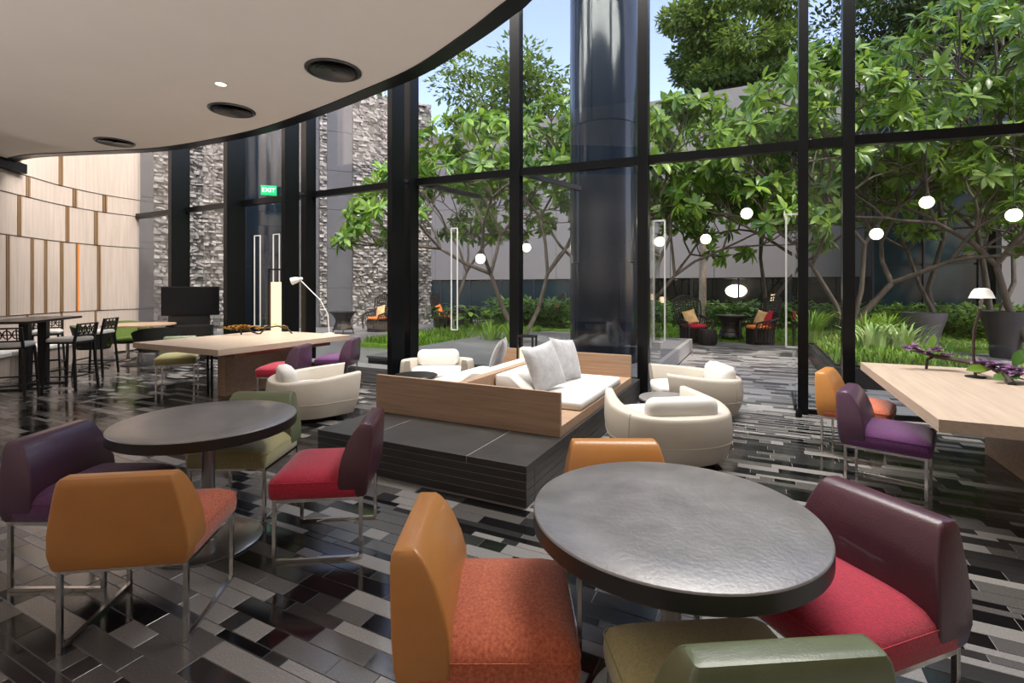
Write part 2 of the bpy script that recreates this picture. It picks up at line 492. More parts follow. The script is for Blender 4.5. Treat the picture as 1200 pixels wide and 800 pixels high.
# ---- curtain wall
win = empty('window_1', (0, 0, 0), kind='structure')
ZT = 3.2
def seg_box(mb, p, q, off0, off1, z0, z1):
    (x0, y0), (x1, y1) = p, q
    L = math.hypot(x1 - x0, y1 - y0); nx, ny = -(y1 - y0) / L, (x1 - x0) / L
    poly = [(x0 + nx * off0, y0 + ny * off0), (x1 + nx * off0, y1 + ny * off0), (x1 + nx * off1, y1 + ny * off1), (x0 + nx * off1, y0 + ny * off1)]
    mb.prism(poly, z0, z1)
    return mb
for i, (p, q_) in enumerate(zip(FAC, FAC[1:])):
    doorway = abs(p[0] + 1.38) < 0.01
    seg_box(MB(), p, q_, -0.05, 0.05, ZT - 0.055, ZT + 0.055).build('transom', 'black_steel', win, smooth=0)
    seg_box(MB(), p, q_, -0.05, 0.05, 7.9, 8.05).build('transom', 'black_steel', win, smooth=0)
    seg_box(MB(), p, q_, -0.006, 0.006, ZT + 0.05, 7.95).build('pane', 'glass', win, smooth=0)
    if not doorway:
        seg_box(MB(), p, q_, -0.006, 0.006, 0.03, ZT - 0.05).build('pane', 'glass', win, smooth=0)
        seg_box(MB(), p, q_, -0.03, 0.03, 0.0, 0.05).build('sill', 'black_steel', win, smooth=0)
def fin(u, v0, v1, w, name='mullion', m='black_steel', z1=8.0):
    MB().box(u - w / 2, u + w / 2, v0, v1, 0, z1).build(name, m, win, smooth=0, bevel=0.004)
for u, d in ((-11.3, 0.34), (-9.4, 0.34)):
    fin(u, fac_v(u) - d, fac_v(u) + 0.05, 0.12)
for u in (-7.37, -5.02):
    fin(u, fac_v(u) - 0.17, fac_v(u) + 0.05, 0.14)
    fin(u, 5.9, 6.2, 0.09, 'steel_fin')
    MB().box(u - 0.03, u + 0.03, 6.15, 6.45, ZT - 0.03, ZT + 0.01).build('fin_bracket', 'dark_steel', win, smooth=0)
for u, w in ((-3.22, 0.16), (-1.38, 0.14), (0.475, 0.10), (0.93, 0.12), (2.7, 0.12), (4.8, 0.12), (7.55, 0.12)):
    fin(u, fac_v(u) - 0.07, fac_v(u) + 0.07, w)
# struts that reach out to a canopy rail behind the glass
for u in (-4.9, -3.1):
    MB().bar((u, fac_v(u) + 0.05, ZT - 0.02), (u + 0.55, fac_v(u) + 0.95, ZT - 0.12), 0.07).build('canopy_strut', 'black_steel', win, smooth=0)

# ---- doors: two glass leaves swung outwards, and closed pairs further left
def pull_handle(parent, c, z0, z1, gap, along):
    ax, ay = along
    for s in (-1, 1):
        MB().bar((c[0] + ax * gap * s, c[1] + ay * gap * s, z0), (c[0] + ax * gap * s, c[1] + ay * gap * s, z1), 0.022).build('handle_bar', 'white_metal', parent, smooth=0)
        zz = z1 if s > 0 else z0
        MB().bar((c[0] - ax * gap, c[1] - ay * gap, zz), (c[0] + ax * gap, c[1] + ay * gap, zz), 0.022).build('handle_bar', 'white_metal', parent, smooth=0)
def leaf(name, hx, hy, ex, ey, hand_side):
    d = empty(name, (0, 0, 0), kind='structure')
    seg_box(MB(), (hx, hy), (ex, ey), -0.007, 0.007, 0.02, ZT - 0.08).build('pane', 'glass', d, smooth=0)
    for z0, z1 in ((0.012, 0.07), (ZT - 0.1, ZT - 0.06)):
        seg_box(MB(), (hx, hy), (ex, ey), -0.016, 0.016, z0, z1).build('rail', 'dark_steel', d, smooth=0)
    return d
d1 = leaf('door_1', -1.30, 6.80, -1.34, 7.72, 1)
pull_handle(d1, (-1.335, 7.6), 0.69, 2.5, 0.085, (1, 0))
d2 = leaf('door_2', 0.40, 6.94, 0.42, 7.86, 1)
pull_handle(d2, (0.42, 7.74), 0.69, 2.5, 0.085, (1, 0))
MB().bar((0.415, 6.62, 0.0), (0.415, 6.62, 3.15), 0.02).build('bolt_rod', 'black_steel', d2, smooth=0)
MB().lathe([(0.035, 0.0), (0.035, 0.05), (0.012, 0.1)], 12, (0.415, 6.62)).build('rod_foot', 'black_steel', d2)
def closed_handle(name, us, z0, z1, g):
    d = empty(name, (0, 0, 0), kind='structure')
    for u in us:
        v = fac_v(u)
        for s, m in ((-1, 'white_metal'),):
            vv = v + 0.07 * s
            for uu in (u - g, u + g):
                MB().bar((uu, vv, z0), (uu, vv, z1), 0.016).build('handle_bar', m, d, smooth=0)
            for zz in (z0, z1):
                MB().bar((u - g, vv, zz), (u + g, vv, zz), 0.016).build('handle_bar', m, d, smooth=0)
    return d
closed_handle('door_3', (-4.22,), 0.85, 2.42, 0.055)
closed_handle('door_4', (-8.80, -8.24), 0.75, 2.52, 0.085)

# ---- low ceiling with its curved edge, and the high roof over the atrium
EDGE = [(-14.2, 4.55), (-13.3, 4.40), (-12.4, 4.42), (-11.32, 4.74), (-9.58, 5.27), (-7.36, 5.38), (-5.70, 5.18), (-4.43, 4.93), (-3.46, 4.70), (-2.54, 4.32), (-2.03, 4.07), (-1.74, 3.90), (-0.9, 3.25), (-0.1, 2.4), (0.6, 1.2), (1.0, -0.3), (1.1, -2.2), (1.1, -4.2)]
def catmull(P, n):
    P = [Vector((*p, 0)) for p in P]; out = []
    for i in range(len(P) - 1):
        p0, p1, p2, p3 = P[max(i - 1, 0)], P[i], P[i + 1], P[min(i + 2, len(P) - 1)]
        for k in range(n):
            t = k / n
            out.append(0.5 * ((2 * p1) + (p2 - p0) * t + (2 * p0 - 5 * p1 + 4 * p2 - p3) * t * t + (3 * p1 - p0 - 3 * p2 + p3) * t ** 3))
    out.append(P[-1])
    return [(p.x, p.y) for p in out]
E_ = catmull([(a * 0.9, b_ * 0.9) for a, b_ in EDGE], 6)
def offset(P, d):
    out = []
    for i, p in enumerate(P):
        a = P[max(i - 1, 0)]; b = P[min(i + 1, len(P) - 1)]
        tx, ty = b[0] - a[0], b[1] - a[1]; L = math.hypot(tx, ty)
        out.append((p[0] + ty / L * d, p[1] - tx / L * d))
    return out
EI = offset(E_, 0.17)
ZC = 3.75
struct(MB().prism(EI + [(0.99, -4.2), (-13.6, -4.2)], ZC, ZC + 0.35), 'ceiling', 'white_plaster', smooth=0)
q = MB()
EO = E_
q.loft([[(a[0], a[1], ZC - 0.012), (b[0], b[1], ZC - 0.012), (b[0], b[1], ZC + 0.5), (a[0], a[1], ZC + 0.5)] for a, b in zip(EI, EO)], True, True)
struct(q, 'trim_1', 'black_steel', smooth=30)
struct(MB().box(-20, 8, -4.4, 7.0, 8.0, 8.3), 'roof', 'facade_grey', smooth=0)
struct(MB().box(-14.5, 7.8, -4.4, -4.2, 0, 8.0), 'wall_back', 'white_plaster', smooth=0)
struct(MB().box(7.6, 7.8, -4.2, 7.9, 0, 8.0), 'wall_right', 'batten_wood', smooth=0)

# ---- curved timber wall at the left
WPT = [(-9.3, 1.2), (-10.3, 2.2), (-11.2, 3.0), (-11.9, 3.76), (-12.3, 4.25), (-12.77, 4.85), (-13.1, 5.5), (-13.25, 6.0), (-13.3, 6.62)]
WC = catmull(WPT, 24)
WS = [0]
for a, b in zip(WC, WC[1:]): WS.append(WS[-1] + math.hypot(b[0] - a[0], b[1] - a[1]))
def wpt(s, off=0):
    s = min(max(s, 0), WS[-1])
    i = min(np.searchsorted(WS, s, 'right') - 1, len(WC) - 2)
    t = (s - WS[i]) / (WS[i + 1] - WS[i]); a, b = WC[i], WC[i + 1]
    L = WS[i + 1] - WS[i]; nx, ny = (b[1] - a[1]) / L, -(b[0] - a[0]) / L
    return a[0] + (b[0] - a[0]) * t + (-nx) * -off * 1, a[1] + (b[1] - a[1]) * t + ny * off
def curved(mb, s0, s1, o0, o1, z0, z1):
    n = max(2, int((s1 - s0) / 0.15) + 1)
    L = []
    for k in range(n + 1):
        s = s0 + (s1 - s0) * k / n
        a = wpt(s, o0); b = wpt(s, o1)
        L.append([(a[0], a[1], z0), (b[0], b[1], z0), (b[0], b[1], z1), (a[0], a[1], z1)])
    mb.loft(L, True, True)
    return mb
wall = struct(curved(MB(), 0, WS[-1], -0.25, -0.05, 0, 8.0), 'wall_left', 'batten_wood', smooth=30)
struct(curved(MB(), 0, 4.05, -0.04, 0.16, 3.585, 3.76), 'trim_2', 'black_steel', smooth=30)
rows = [  # z0, z1, strips (arc length), strip width, how far the row stands proud
    (0.99, 2.44, (1.0, 1.7, 2.5, 3.2, 3.8, 4.39, 4.76, 5.18, 5.56, 6.06), 0.09, 0.02),
    (2.44, 3.19, (0.8, 2.2, 3.2, 4.05, 5.30, 5.98), 0.10, 0.035),
    (3.19, 3.58, (1.3, 2.6, 4.24, 5.46, 6.17), 0.11, 0.05),
    (3.58, 8.0, (0.9, 2.0, 3.99, 5.10), 0.12, 0.065),
    (0.02, 0.99, (0.7, 1.9, 3.1, 4.3, 5.2, 6.0), 0.05, 0.0),
]
for z0, z1, strips, w, pr in rows:
    edges = [0] + list(strips) + [WS[-1]]
    for i in range(len(edges) - 1):
        a = edges[i] + (w / 2 if i else 0); b = edges[i + 1] - (w / 2 if i < len(edges) - 2 else 0)
        curved(MB(), a, b, -0.04 + pr, pr, z0 + 0.012, z1 - 0.004).build('panel', 'wall_wood', wall, smooth=30)
    for s in strips:
        for dx in (-w * 0.25, w * 0.25):
            slot = abs(s - 5.56) < 0.01 and z0 < 1 and dx > 0
            curved(MB(), s + dx - w * 0.16, s + dx + w * 0.16, -0.05 + pr, pr + 0.012, z0 + 0.012, z1 - 0.004).build('light_slot' if slot else 'batten', 'warm_slot' if slot else 'batten_wood', wall, smooth=0)

# ---- stone wall across the court, left
sw = empty('stone_wall', (0, 0, 0), kind='structure')
SP, SD, SN = Vector((-12.273, 17.016, 0)), Vector((-0.601, -0.799, 0)), Vector((0.799, -0.601, 0))
def swall(s, o, z):
    p = SP + SD * s + SN * o
    return (p.x, p.y, z)
HW = 9.05
q = MB()
q.loft([[swall(0, -0.7, -0.2), swall(0, -0.05, -0.2), swall(13, -0.05, -0.2), swall(13, -0.7, -0.2)],
        [swall(0, -0.7, HW), swall(0, -0.05, HW), swall(13, -0.05, HW), swall(13, -0.7, HW)]])
q.build('core', 'stone_flat_joint', sw, smooth=0)
for s0, s1 in ((3.16, 4.105), (4.37, 7.15), (9.51, 13.0)):
    z = 0.0
    while z < HW:
        n = max(1, round((s1 - s0) / 0.95)); dz = 1.5
        for k in range(n):
            a = s0 + (s1 - s0) * k / n + 0.008; b = s0 + (s1 - s0) * (k + 1) / n - 0.008
            zt = min(z + dz, HW) - 0.014
            MB().loft([[swall(a, -0.06, z), swall(b, -0.06, z), swall(b, 0.0, z), swall(a, 0.0, z)],
                       [swall(a, -0.06, zt), swall(b, -0.06, zt), swall(b, 0.0, zt), swall(a, 0.0, zt)]]).build('slab', 'stone_flat', sw, smooth=0)
        z += dz
rng = random.Random(3)
q = MB()
for s0, s1 in ((0.0, 3.16), (4.105, 4.37), (7.15, 9.51)):
    z = 0.0
    while z < HW:
        h = rng.uniform(0.085, 0.14); s = s0
        while s < s1 - 0.03:
            w = min(rng.uniform(0.10, 0.24), s1 - s)
            if s1 - s - w < 0.08: w = s1 - s
            base = rng.uniform(0.0, 0.12)
            d = [max(0.0, base + rng.uniform(-0.07, 0.09)) for _ in range(4)]
            g = 0.006
            q.loft([[swall(s + g, -0.06, z + g), swall(s + w - g, -0.06, z + g), swall(s + w - g, -0.06, z + h - g), swall(s + g, -0.06, z + h - g)],
                    [swall(s + g, d[0], z + g), swall(s + w - g, d[1], z + g), swall(s + w - g, d[2], z + h - g), swall(s + g, d[3], z + h - g)]])
            s += w
        z += h
tag(q.build('rough_stones', 'stone_light', sw, smooth=0), kind='stuff')

# ---- polished dark columns outside, clad in curved panels
def column(c, r, h, rings, label):
    root = empty('column', (c[0], c[1], 0), kind='structure')
    tag(root, label)
    MB().lathe([(r - 0.05, 0), (r - 0.05, h)], 32).build('core', 'black_steel', root)
    zs = [0.0] + rings + [h]
    for i in range(len(zs) - 1):
        off = 40 + i * 23
        for k in range(4):
            a0, a1 = R(off + 90 * k + 0.35), R(off + 90 * (k + 1) - 0.35)
            L = []
            for j in range(13):
                a = a0 + (a1 - a0) * j / 12
                ca, sa = math.cos(a), math.sin(a)
                L.append([((r - 0.04) * ca, (r - 0.04) * sa, zs[i] + 0.006), (r * ca, r * sa, zs[i] + 0.006), (r * ca, r * sa, zs[i + 1] - 0.006), ((r - 0.04) * ca, (r - 0.04) * sa, zs[i + 1] - 0.006)])
            MB().loft(L).build('panel', 'navy_column', root, smooth=30)
column((-2.33, 8.15), 0.57, 11, [1.9, 4.15, 6.2, 8.4], 'polished navy round column standing behind the sofa platform')
column((-10.84, 8.15), 0.57, 11, [2.0, 4.4, 6.6, 8.6], 'polished navy round column beyond the glass near the exit sign')

# ---- grey building across the garden
bld = empty('garden_building', (0, 0, 0), kind='structure')
BV = 24.0
MB().box(-24.6, 3.8, BV + 0.1, BV + 1.0, 1.9, 10.2).build('core', 'facade_dark', bld, smooth=0)
x = -24.6
while x < 3.7:
    w = 1.9
    for z0, z1 in ((1.95, 6.0), (6.02, 10.35)):
        MB().box(x + 0.012, min(x + w, 3.8) - 0.012, BV, BV + 0.12, z0, z1).build('panel', 'facade_grey', bld, smooth=0)
    x += w
MB().box(-24.6, 13, BV + 2.0, BV + 2.2, -0.2, 2.2).build('inner_wall', 'facade_dark', bld, smooth=0)
x = -24.6
while x < 3.7:
    MB().box(x, x + 0.08, BV + 0.05, BV + 0.2, 0, 1.95).build('frame', 'dark_steel', bld, smooth=0)
    MB().box(x + 0.08, x + 1.98, BV + 0.1, BV + 0.12, 0.0, 1.95).build('pane', 'teal_glass' if (x < -5.0 or x > 1.2) else 'glass', bld, smooth=0)
    x += 1.98
# glazed wing at the right
x = 3.8
while x < 15.5:
    for z0, z1 in ((0, 2.3), (2.36, 5.0), (5.06, 8.2)):
        MB().box(x + 0.03, x + 1.47, BV - 1.5, BV - 1.46, z0, z1).build('pane', 'teal_glass', bld, smooth=0)
    MB().box(x - 0.03, x + 0.03, BV - 1.6, BV - 1.4, 0, 8.3).build('frame', 'dark_steel', bld, smooth=0)
    x += 1.5
MB().box(3.8, 16, BV - 1.4, BV + 1, 0, 8.2).build('core', 'facade_dark', bld, smooth=0)
MB().box(3.7, 20, BV - 1.9, BV + 1, 8.3, 8.7).build('roof_slab', 'dark_steel', bld, smooth=0)
MB().box(7.2, 8.0, BV - 2.1, BV - 1.65, 0, 7.0).build('pier', 'facade_grey', bld, smooth=0)
MB().box(15.4, 19, BV - 2.1, BV - 1.65, 0, 7.0).build('pier', 'facade_grey', bld, smooth=0)

# ---- ground, lawn and beds
ground = struct(MB().box(-45, 45, 6.95, 60, -0.5, -0.21), 'ground', 'soil', smooth=0)
struct(MB().box(-7, 14, 15.0, 23.9, -0.2, 0.06), 'lawn', 'lawn', smooth=0)
struct(MB().box(-9.2, -6.3, 9.5, 23.9, -0.2, 0.10), 'garden_bed', 'lawn', smooth=0)
struct(MB().box(-6.3, -4.5, 12.47, 15.0, -0.2, 0.08), 'gravel_bed', 'gravel', smooth=0)
struct(MB().prism([(-20, 6.75), (-6.35, 6.7), (-6.35, 9.5), (-9.2, 9.5), (-9.2, 20.0), (-13.5, 20.0), (-20, 12)], -0.2, 0.0), 'court', 'paving_grey', smooth=0)
pb = empty('planting_bed', (0, 0, 0), kind='structure')
MB().box(0.95, 3.1, 8.9, 14.2, -0.1, 0.30).build('plinth', 'planter_dark', pb, smooth=0, bevel=0.01)
MB().box(1.05, 3.0, 9.0, 14.1, 0.30, 0.33).build('soil', 'soil', pb, smooth=0)

# ================================================================== FURNITURE
# ---- dining chair
def chair_parts(root, leather, fabric):
    # seat: upholstered block with a domed top; backrest: trapezoid wrap with a curved side profile
    s = MB()
    L = []
    for z, w, d, r in ((0.345, 0.50, 0.475, 0.02), (0.352, 0.515, 0.49, 0.03), (0.39, 0.525, 0.50, 0.035), (0.428, 0.52, 0.495, 0.035), (0.448, 0.505, 0.48, 0.04),
                       (0.470, 0.45, 0.43, 0.06), (0.487, 0.34, 0.33, 0.07), (0.497, 0.16, 0.16, 0.05), (0.499, 0.03, 0.03, 0.01)):
        L.append(rrect(w, d, r, z, 0, 0.02, 5))
    s.loft(L)
    seat = s.build('seat', fabric, root, smooth=60)
    p = MB()
    pts = rrect(0.522, 0.497, 0.035, 0.436, 0, 0.02, 5)
    p.tube(pts + [pts[0]], 0.0022, 5, False)
    p.build('piping', fabric, seat)
    b = MB(); L = []
    prof = ((0.345, 0.50, -0.250, -0.120), (0.36, 0.515, -0.258, -0.112), (0.42, 0.535, -0.268, -0.102), (0.50, 0.525, -0.275, -0.108), (0.57, 0.50, -0.280, -0.124),
            (0.64, 0.47, -0.285, -0.150), (0.69, 0.447, -0.288, -0.178), (0.715, 0.435, -0.286, -0.198), (0.728, 0.42, -0.280, -0.212), (0.732, 0.39, -0.268, -0.226))
    for z, w, y0, y1 in prof:
        L.append(rrect(w, y1 - y0, 0.012, z, 0, (y0 + y1) / 2, 4))
    b.loft(L)
    back = b.build('backrest', leather, root, smooth=38)
    for sx in (-1, 1):
        q = MB(); q.tube([(sx * (w / 2 - 0.004), y1 - 0.010, z) for z, w, y0, y1 in prof[1:-1]], 0.0035, 5)
        q.build('seam', leather, back)
    for sx in (-1, 1):
        for y in (-0.225, 0.235):
            MB().box(sx * 0.24 - 0.0095, sx * 0.24 + 0.0095, y - 0.0095, y + 0.0095, 0.0, 0.345).build('leg', 'chrome', root, smooth=0, bevel=0.002)
        MB().box(sx * 0.24 - 0.0095, sx * 0.24 + 0.0095, -0.2155, 0.2255, 0.0, 0.019).build('floor_bar', 'chrome', root, smooth=0, bevel=0.002)
    f = MB()
    f.box(-0.23, 0.23, -0.2345, -0.2155, 0.327, 0.346); f.box(-0.23, 0.23, 0.2255, 0.2445, 0.327, 0.346)
    for sx in (-1, 1): f.box(sx * 0.24 - 0.0095, sx * 0.24 + 0.0095, -0.2155, 0.2255, 0.327, 0.346)
    f.build('seat_frame', 'chrome', root, smooth=0)
PROTO = {}
def chair(leather, fabric, x, y, hx, hy, label, group):
    k = leather + fabric
    if k not in PROTO:
        o = empty('dining_chair')
        chair_parts(o, leather, fabric)
        PROTO[k] = o
    else:
        o = copy_tree(PROTO[k])
    o.location = (x, y, 0); o.rotation_euler = (0, 0, heading(hx, hy))
    tag(o, label, 'chair', group)
    return o
GL, GR = 'chairs around the left round table', 'chairs around the right round table'
chair('orange_leather', 'orange_fabric', -2.50, 1.312, -0.28, 0.405, 'orange leather chair with its back to us at the left round table', GL)
chair('maroon_leather', 'crimson_fabric', -2.296, 2.165, -0.404, -0.259, 'crimson seated chair with maroon back on the right of the left round table', GL)
chair('purple_leather', 'purple_fabric', -3.22, 1.40, 0.893, 0.45, 'shiny purple leather chair with violet seat left of the left round table', GL)
chair('sage_leather', 'olive_fabric', -3.159, 2.236, 0.446, -0.895, 'sage green chair facing us behind the left round table', GL)
chair('orange_leather', 'orange_fabric', -0.803, 1.455, 0.895, 0.446, 'large foreground orange chair with rust seat facing right at the front table', GR)
chair('orange_leather', 'orange_fabric', -0.547, 2.252, 0.446, -0.895, 'orange chair mostly hidden behind the far side of the front round table', GR)
chair('sage_leather', 'olive_fabric', -0.079, 1.414, -0.518, 0.859, 'olive seated chair cut off by the bottom edge of the photo', GR)
chair('maroon_leather', 'crimson_fabric', 0.24, 2.075, -0.697, -0.716, 'maroon backed chair with crimson seat on the right of the front round table', GR)
GT = 'chairs at the long timber tables'
chair('purple_leather', 'purple_fabric', 0.856, 4.538, 0.95, -0.28, 'purple chair with violet seat at the right long timber table', GT)
chair('orange_leather', 'orange_fabric', 0.794, 5.42, 0.95, -0.28, 'orange chair nearest the glass at the right long timber table', GT)
chair('purple_leather', 'crimson_fabric', -5.70, 4.58, -0.88, -0.47, 'plum backed chair with red seat tucked under the left long timber table', GT)
chair('purple_leather', 'purple_fabric', -5.74, 5.56, -0.88, -0.47, 'plum chair with violet seat at the far corner of the left long timber table', GT)
chair('sage_leather', 'olive_fabric', -8.05, 4.55, 0.79, -0.61, 'pale olive seated chair at the left side of the left long timber table', GT)

# ---- round tables
def round_table(x, y, label):
    t = empty('round_table', (x, y, 0), 0, label, 'table', 'round pedestal tables')
    q = MB(); q.lathe([(0.45, 0.664), (0.474, 0.666), (0.48, 0.672), (0.48, 0.722)], 96); q.build('table_edge', 'table_edge', t)
    q = MB(); q.lathe([(0.4795, 0.7215), (0.478, 0.726), (0.474, 0.728), (0.3, 0.7283), (0.05, 0.7285)], 96); q.build('table_top', 'table_leather', t, smooth=60)
    MB().lathe([(0.036, 0.014), (0.036, 0.66)], 32).build('column', 'brushed_steel', t)
    MB().lathe([(0.044, 0.013), (0.044, 0.02), (0.036, 0.024)], 32).build('collar', 'brushed_steel', t)
    MB().lathe([(0.285, 0.0), (0.29, 0.003), (0.29, 0.010), (0.285, 0.0135), (0.05, 0.014)], 64).build('base_plate', 'brushed_steel', t)
    MB().box(-0.15, 0.15, -0.15, 0.15, 0.65, 0.666).build('top_plate', 'black_metal', t, smooth=0)
    return t
round_table(-0.273, 1.792, 'front round table with grey leather-like top at lower right')
round_table(-2.915, 1.819, 'dark round table at left with orange, purple and crimson chairs')

# ---- long timber tables
def long_table(x0, x1, y0, y1, bx0, bx1, by0, by1, label, boards):
    t = empty('timber_table', ((x0 + x1) / 2, (y0 + y1) / 2, 0), 0, label, 'table', 'long timber tables')
    cx, cy = (x0 + x1) / 2, (y0 + y1) / 2
    n = boards
    for k in range(n):
        a = x0 + (x1 - x0) * k / n; b = x0 + (x1 - x0) * (k + 1) / n
        MB().box(a - cx + 0.0006 * (k > 0), b - cx - 0.0006 * (k < n - 1), y0 - cy, y1 - cy, 0.665, 0.74).build('board', 'pale_oak', t, smooth=0, bevel=0.0015)
    MB().box(bx0 - cx, bx1 - cx, by0 - cy, by1 - cy, 0.0, 0.664).build('base_panel', 'oak', t, smooth=0, bevel=0.002)
    MB().box(x0 - cx + 0.12, x1 - cx - 0.12, y0 - cy + 0.3, y1 - cy - 0.3, 0.60, 0.664).build('apron', 'batten_wood', t, smooth=0)
    return t
long_table(0.93, 3.35, 3.66, 6.12, 1.84, 2.44, 4.0, 5.95, 'huge pale timber table at right edge with orchid branch on it', 6)
lt = long_table(-7.78, -5.90, 3.80, 5.98, -6.76, -6.60, 4.35, 5.8, 'long pale timber table at left with yellow flowers on it', 5)
for dx in (-0.09, 0.0):
    MB().box(dx + 0.05, dx + 0.07, -0.62, -0.60, 0.0, 0.60).build('leg', 'black_metal', lt, smooth=0)

# ---- sofa on the platform
Z0 = 0.286
sofa = empty('sofa', (-2.4, 5.0, Z0), 0, 'double sided timber sofa with white cushions on the dark stone platform', 'sofa')
def sb(x0, x1, y0, y1, z0, z1): return MB().box(x0 + 2.4, x1 + 2.4, y0 - 5, y1 - 5, z0 - Z0, z1 - Z0)
sb(-3.37, -1.44, 3.803, 6.237, Z0, 0.37).build('deck_panel', 'oak', sofa, smooth=0, bevel=0.002)
sb(-3.37, -1.44, 3.765, 3.80, Z0, 0.647).build('end_panel', 'oak', sofa, smooth=0, bevel=0.002)
sb(-3.37, -1.44, 6.24, 6.275, Z0, 0.647).build('end_panel', 'oak', sofa, smooth=0, bevel=0.002)
sb(-2.45, -2.36, 3.803, 6.237, 0.372, 0.645).build('spine', 'oak', sofa, smooth=0, bevel=0.002)
for sx in (1, -1):
    def X(a): return sx * a    # mirrored about the spine at -2.405
    xs_ = sorted((0.05 * sx - 0.005, 0.955 * sx - 0.005))
    q = MB(); L = []
    cx = sum(xs_) / 2; w = xs_[1] - xs_[0]
    for z, dw, r in ((0.372, 0.03, 0.03), (0.385, 0.0, 0.045), (0.43, 0.0, 0.05), (0.447, 0.02, 0.05), (0.455, 0.10, 0.06), (0.458, 0.4, 0.08)):
        L.append([(p[0], p[1], p[2]) for p in rrect(w - dw, 1.48 - dw, r, z - Z0, cx, 0.06, 6)])
    q.loft(L).build('seat_cushion', 'white_cushion', sofa, smooth=60)
    q = MB(); L = []
    for y, e in ((4.33, 0.012), (4.345, 0.0), (5.775, 0.0), (5.79, 0.012)):
        prof = [(0.055 + e, 0.46 + e), (0.41 - e, 0.46 + e), (0.40 - e, 0.50), (0.245 - e, 0.615 - e), (0.22 - e, 0.632 - e), (0.19, 0.638 - e), (0.07 + e, 0.638 - e), (0.055 + e, 0.625 - e)]
        L.append([(sx * a - 0.005, y - 5, z - Z0) for a, z in prof])
    q.loft(L).build('bolster', 'white_cushion', sofa, smooth=50)

def pillow_mesh(w, h, t, n=14):
    q = MB(); top = []; bot = []
    for side in (1, -1):
        g = []
        for i in range(n + 1):
            for j in range(n + 1):
                u = i / n * 2 - 1; v = j / n * 2 - 1
                k = ((1 - u * u) * (1 - v * v)) ** 0.42
                px = u * (1 - 0.07 * (1 - v * v)) * w / 2; pz = v * (1 - 0.07 * (1 - u * u)) * h / 2
                g.append((px, side * t / 2 * k, pz))
        fs = []
        for i in range(n):
            for j in range(n):
                a = i * (n + 1) + j
                f = (a, a + 1, a + n + 2, a + n + 1)
                fs.append(f if side > 0 else tuple(reversed(f)))
        q.add(g, fs)
    return q
def pillow(name, m, loc, rot, w, h, t, label, cat='pillow', group=None):
    o = pillow_mesh(w, h, t).build(name, m, None, smooth=80)
    o.location = loc; o.rotation_euler = rot
    return tag(o, label, cat, group)
GP = 'scatter pillows on the sofa'
pillow('scatter_pillow', 'grey_pillow', (-1.97, 4.70, 0.69), (R(20), R(8), R(-108)), 0.48, 0.48, 0.17, 'pale grey pillow leaning on the sofa bolster, nearer of two', group=GP)
pillow('scatter_pillow', 'grey_pillow', (-1.97, 5.32, 0.69), (R(20), R(-8), R(-104)), 0.48, 0.48, 0.17, 'pale grey pillow leaning on the sofa bolster, farther of two', group=GP)
pillow('scatter_pillow', 'dark_pillow', (-2.83, 5.30, 0.67), (R(20), R(0), R(112)), 0.48, 0.46, 0.15, 'dark grey pillow on the far side of the sofa spine', group=GP)

t = empty('side_table', (-3.13, 4.08, 0.371), 0, 'round black tray table standing on the near left end of the sofa', 'table')
MB().lathe([(0.2, 0.215), (0.215, 0.218), (0.22, 0.224), (0.22, 0.238), (0.215, 0.243), (0.02, 0.244)], 48).build('table_top', 'black_laminate', t)
MB().lathe([(0.025, 0.012), (0.025, 0.215)], 16).build('stem', 'black_metal', t)
MB().lathe([(0.13, 0.0), (0.13, 0.008), (0.03, 0.013)], 32).build('base_plate', 'black_metal', t)

def lantern(name, x, y, z, w, h, sh0, sh1, label):
    t = empty(name, (x, y, z), R(10), label, 'lamp')
    a = w / 2
    for sx in (-1, 1):
        for sy in (-1, 1):
            MB().box(sx * a - 0.012, sx * a + 0.012, sy * a - 0.012, sy * a + 0.012, 0, h).build('post', 'black_metal', t, smooth=0)
    q = MB()
    for z0 in (0.0, h - 0.02):
        for s in (-1, 1):
            q.box(-a, a, s * a - 0.01, s * a + 0.01, z0, z0 + 0.02); q.box(s * a - 0.01, s * a + 0.01, -a, a, z0, z0 + 0.02)
    q.build('frame', 'black_metal', t, smooth=0)
    b = a - 0.02
    MB().box(-b, b, -b, b, sh0, sh1).build('shade', 'lamp_shade', t, smooth=0, bevel=0.006)
    return t
lantern('table_lantern', -2.74, 5.94, 0.371, 0.20, 0.50, 0.02, 0.34, 'small glowing lantern with dark posts on the far end of the sofa')
lantern('floor_lantern', -7.76, 6.19, 0.0, 0.30, 1.84, 0.2, 1.60, 'tall glowing lantern lamp with black frame behind the left timber table')

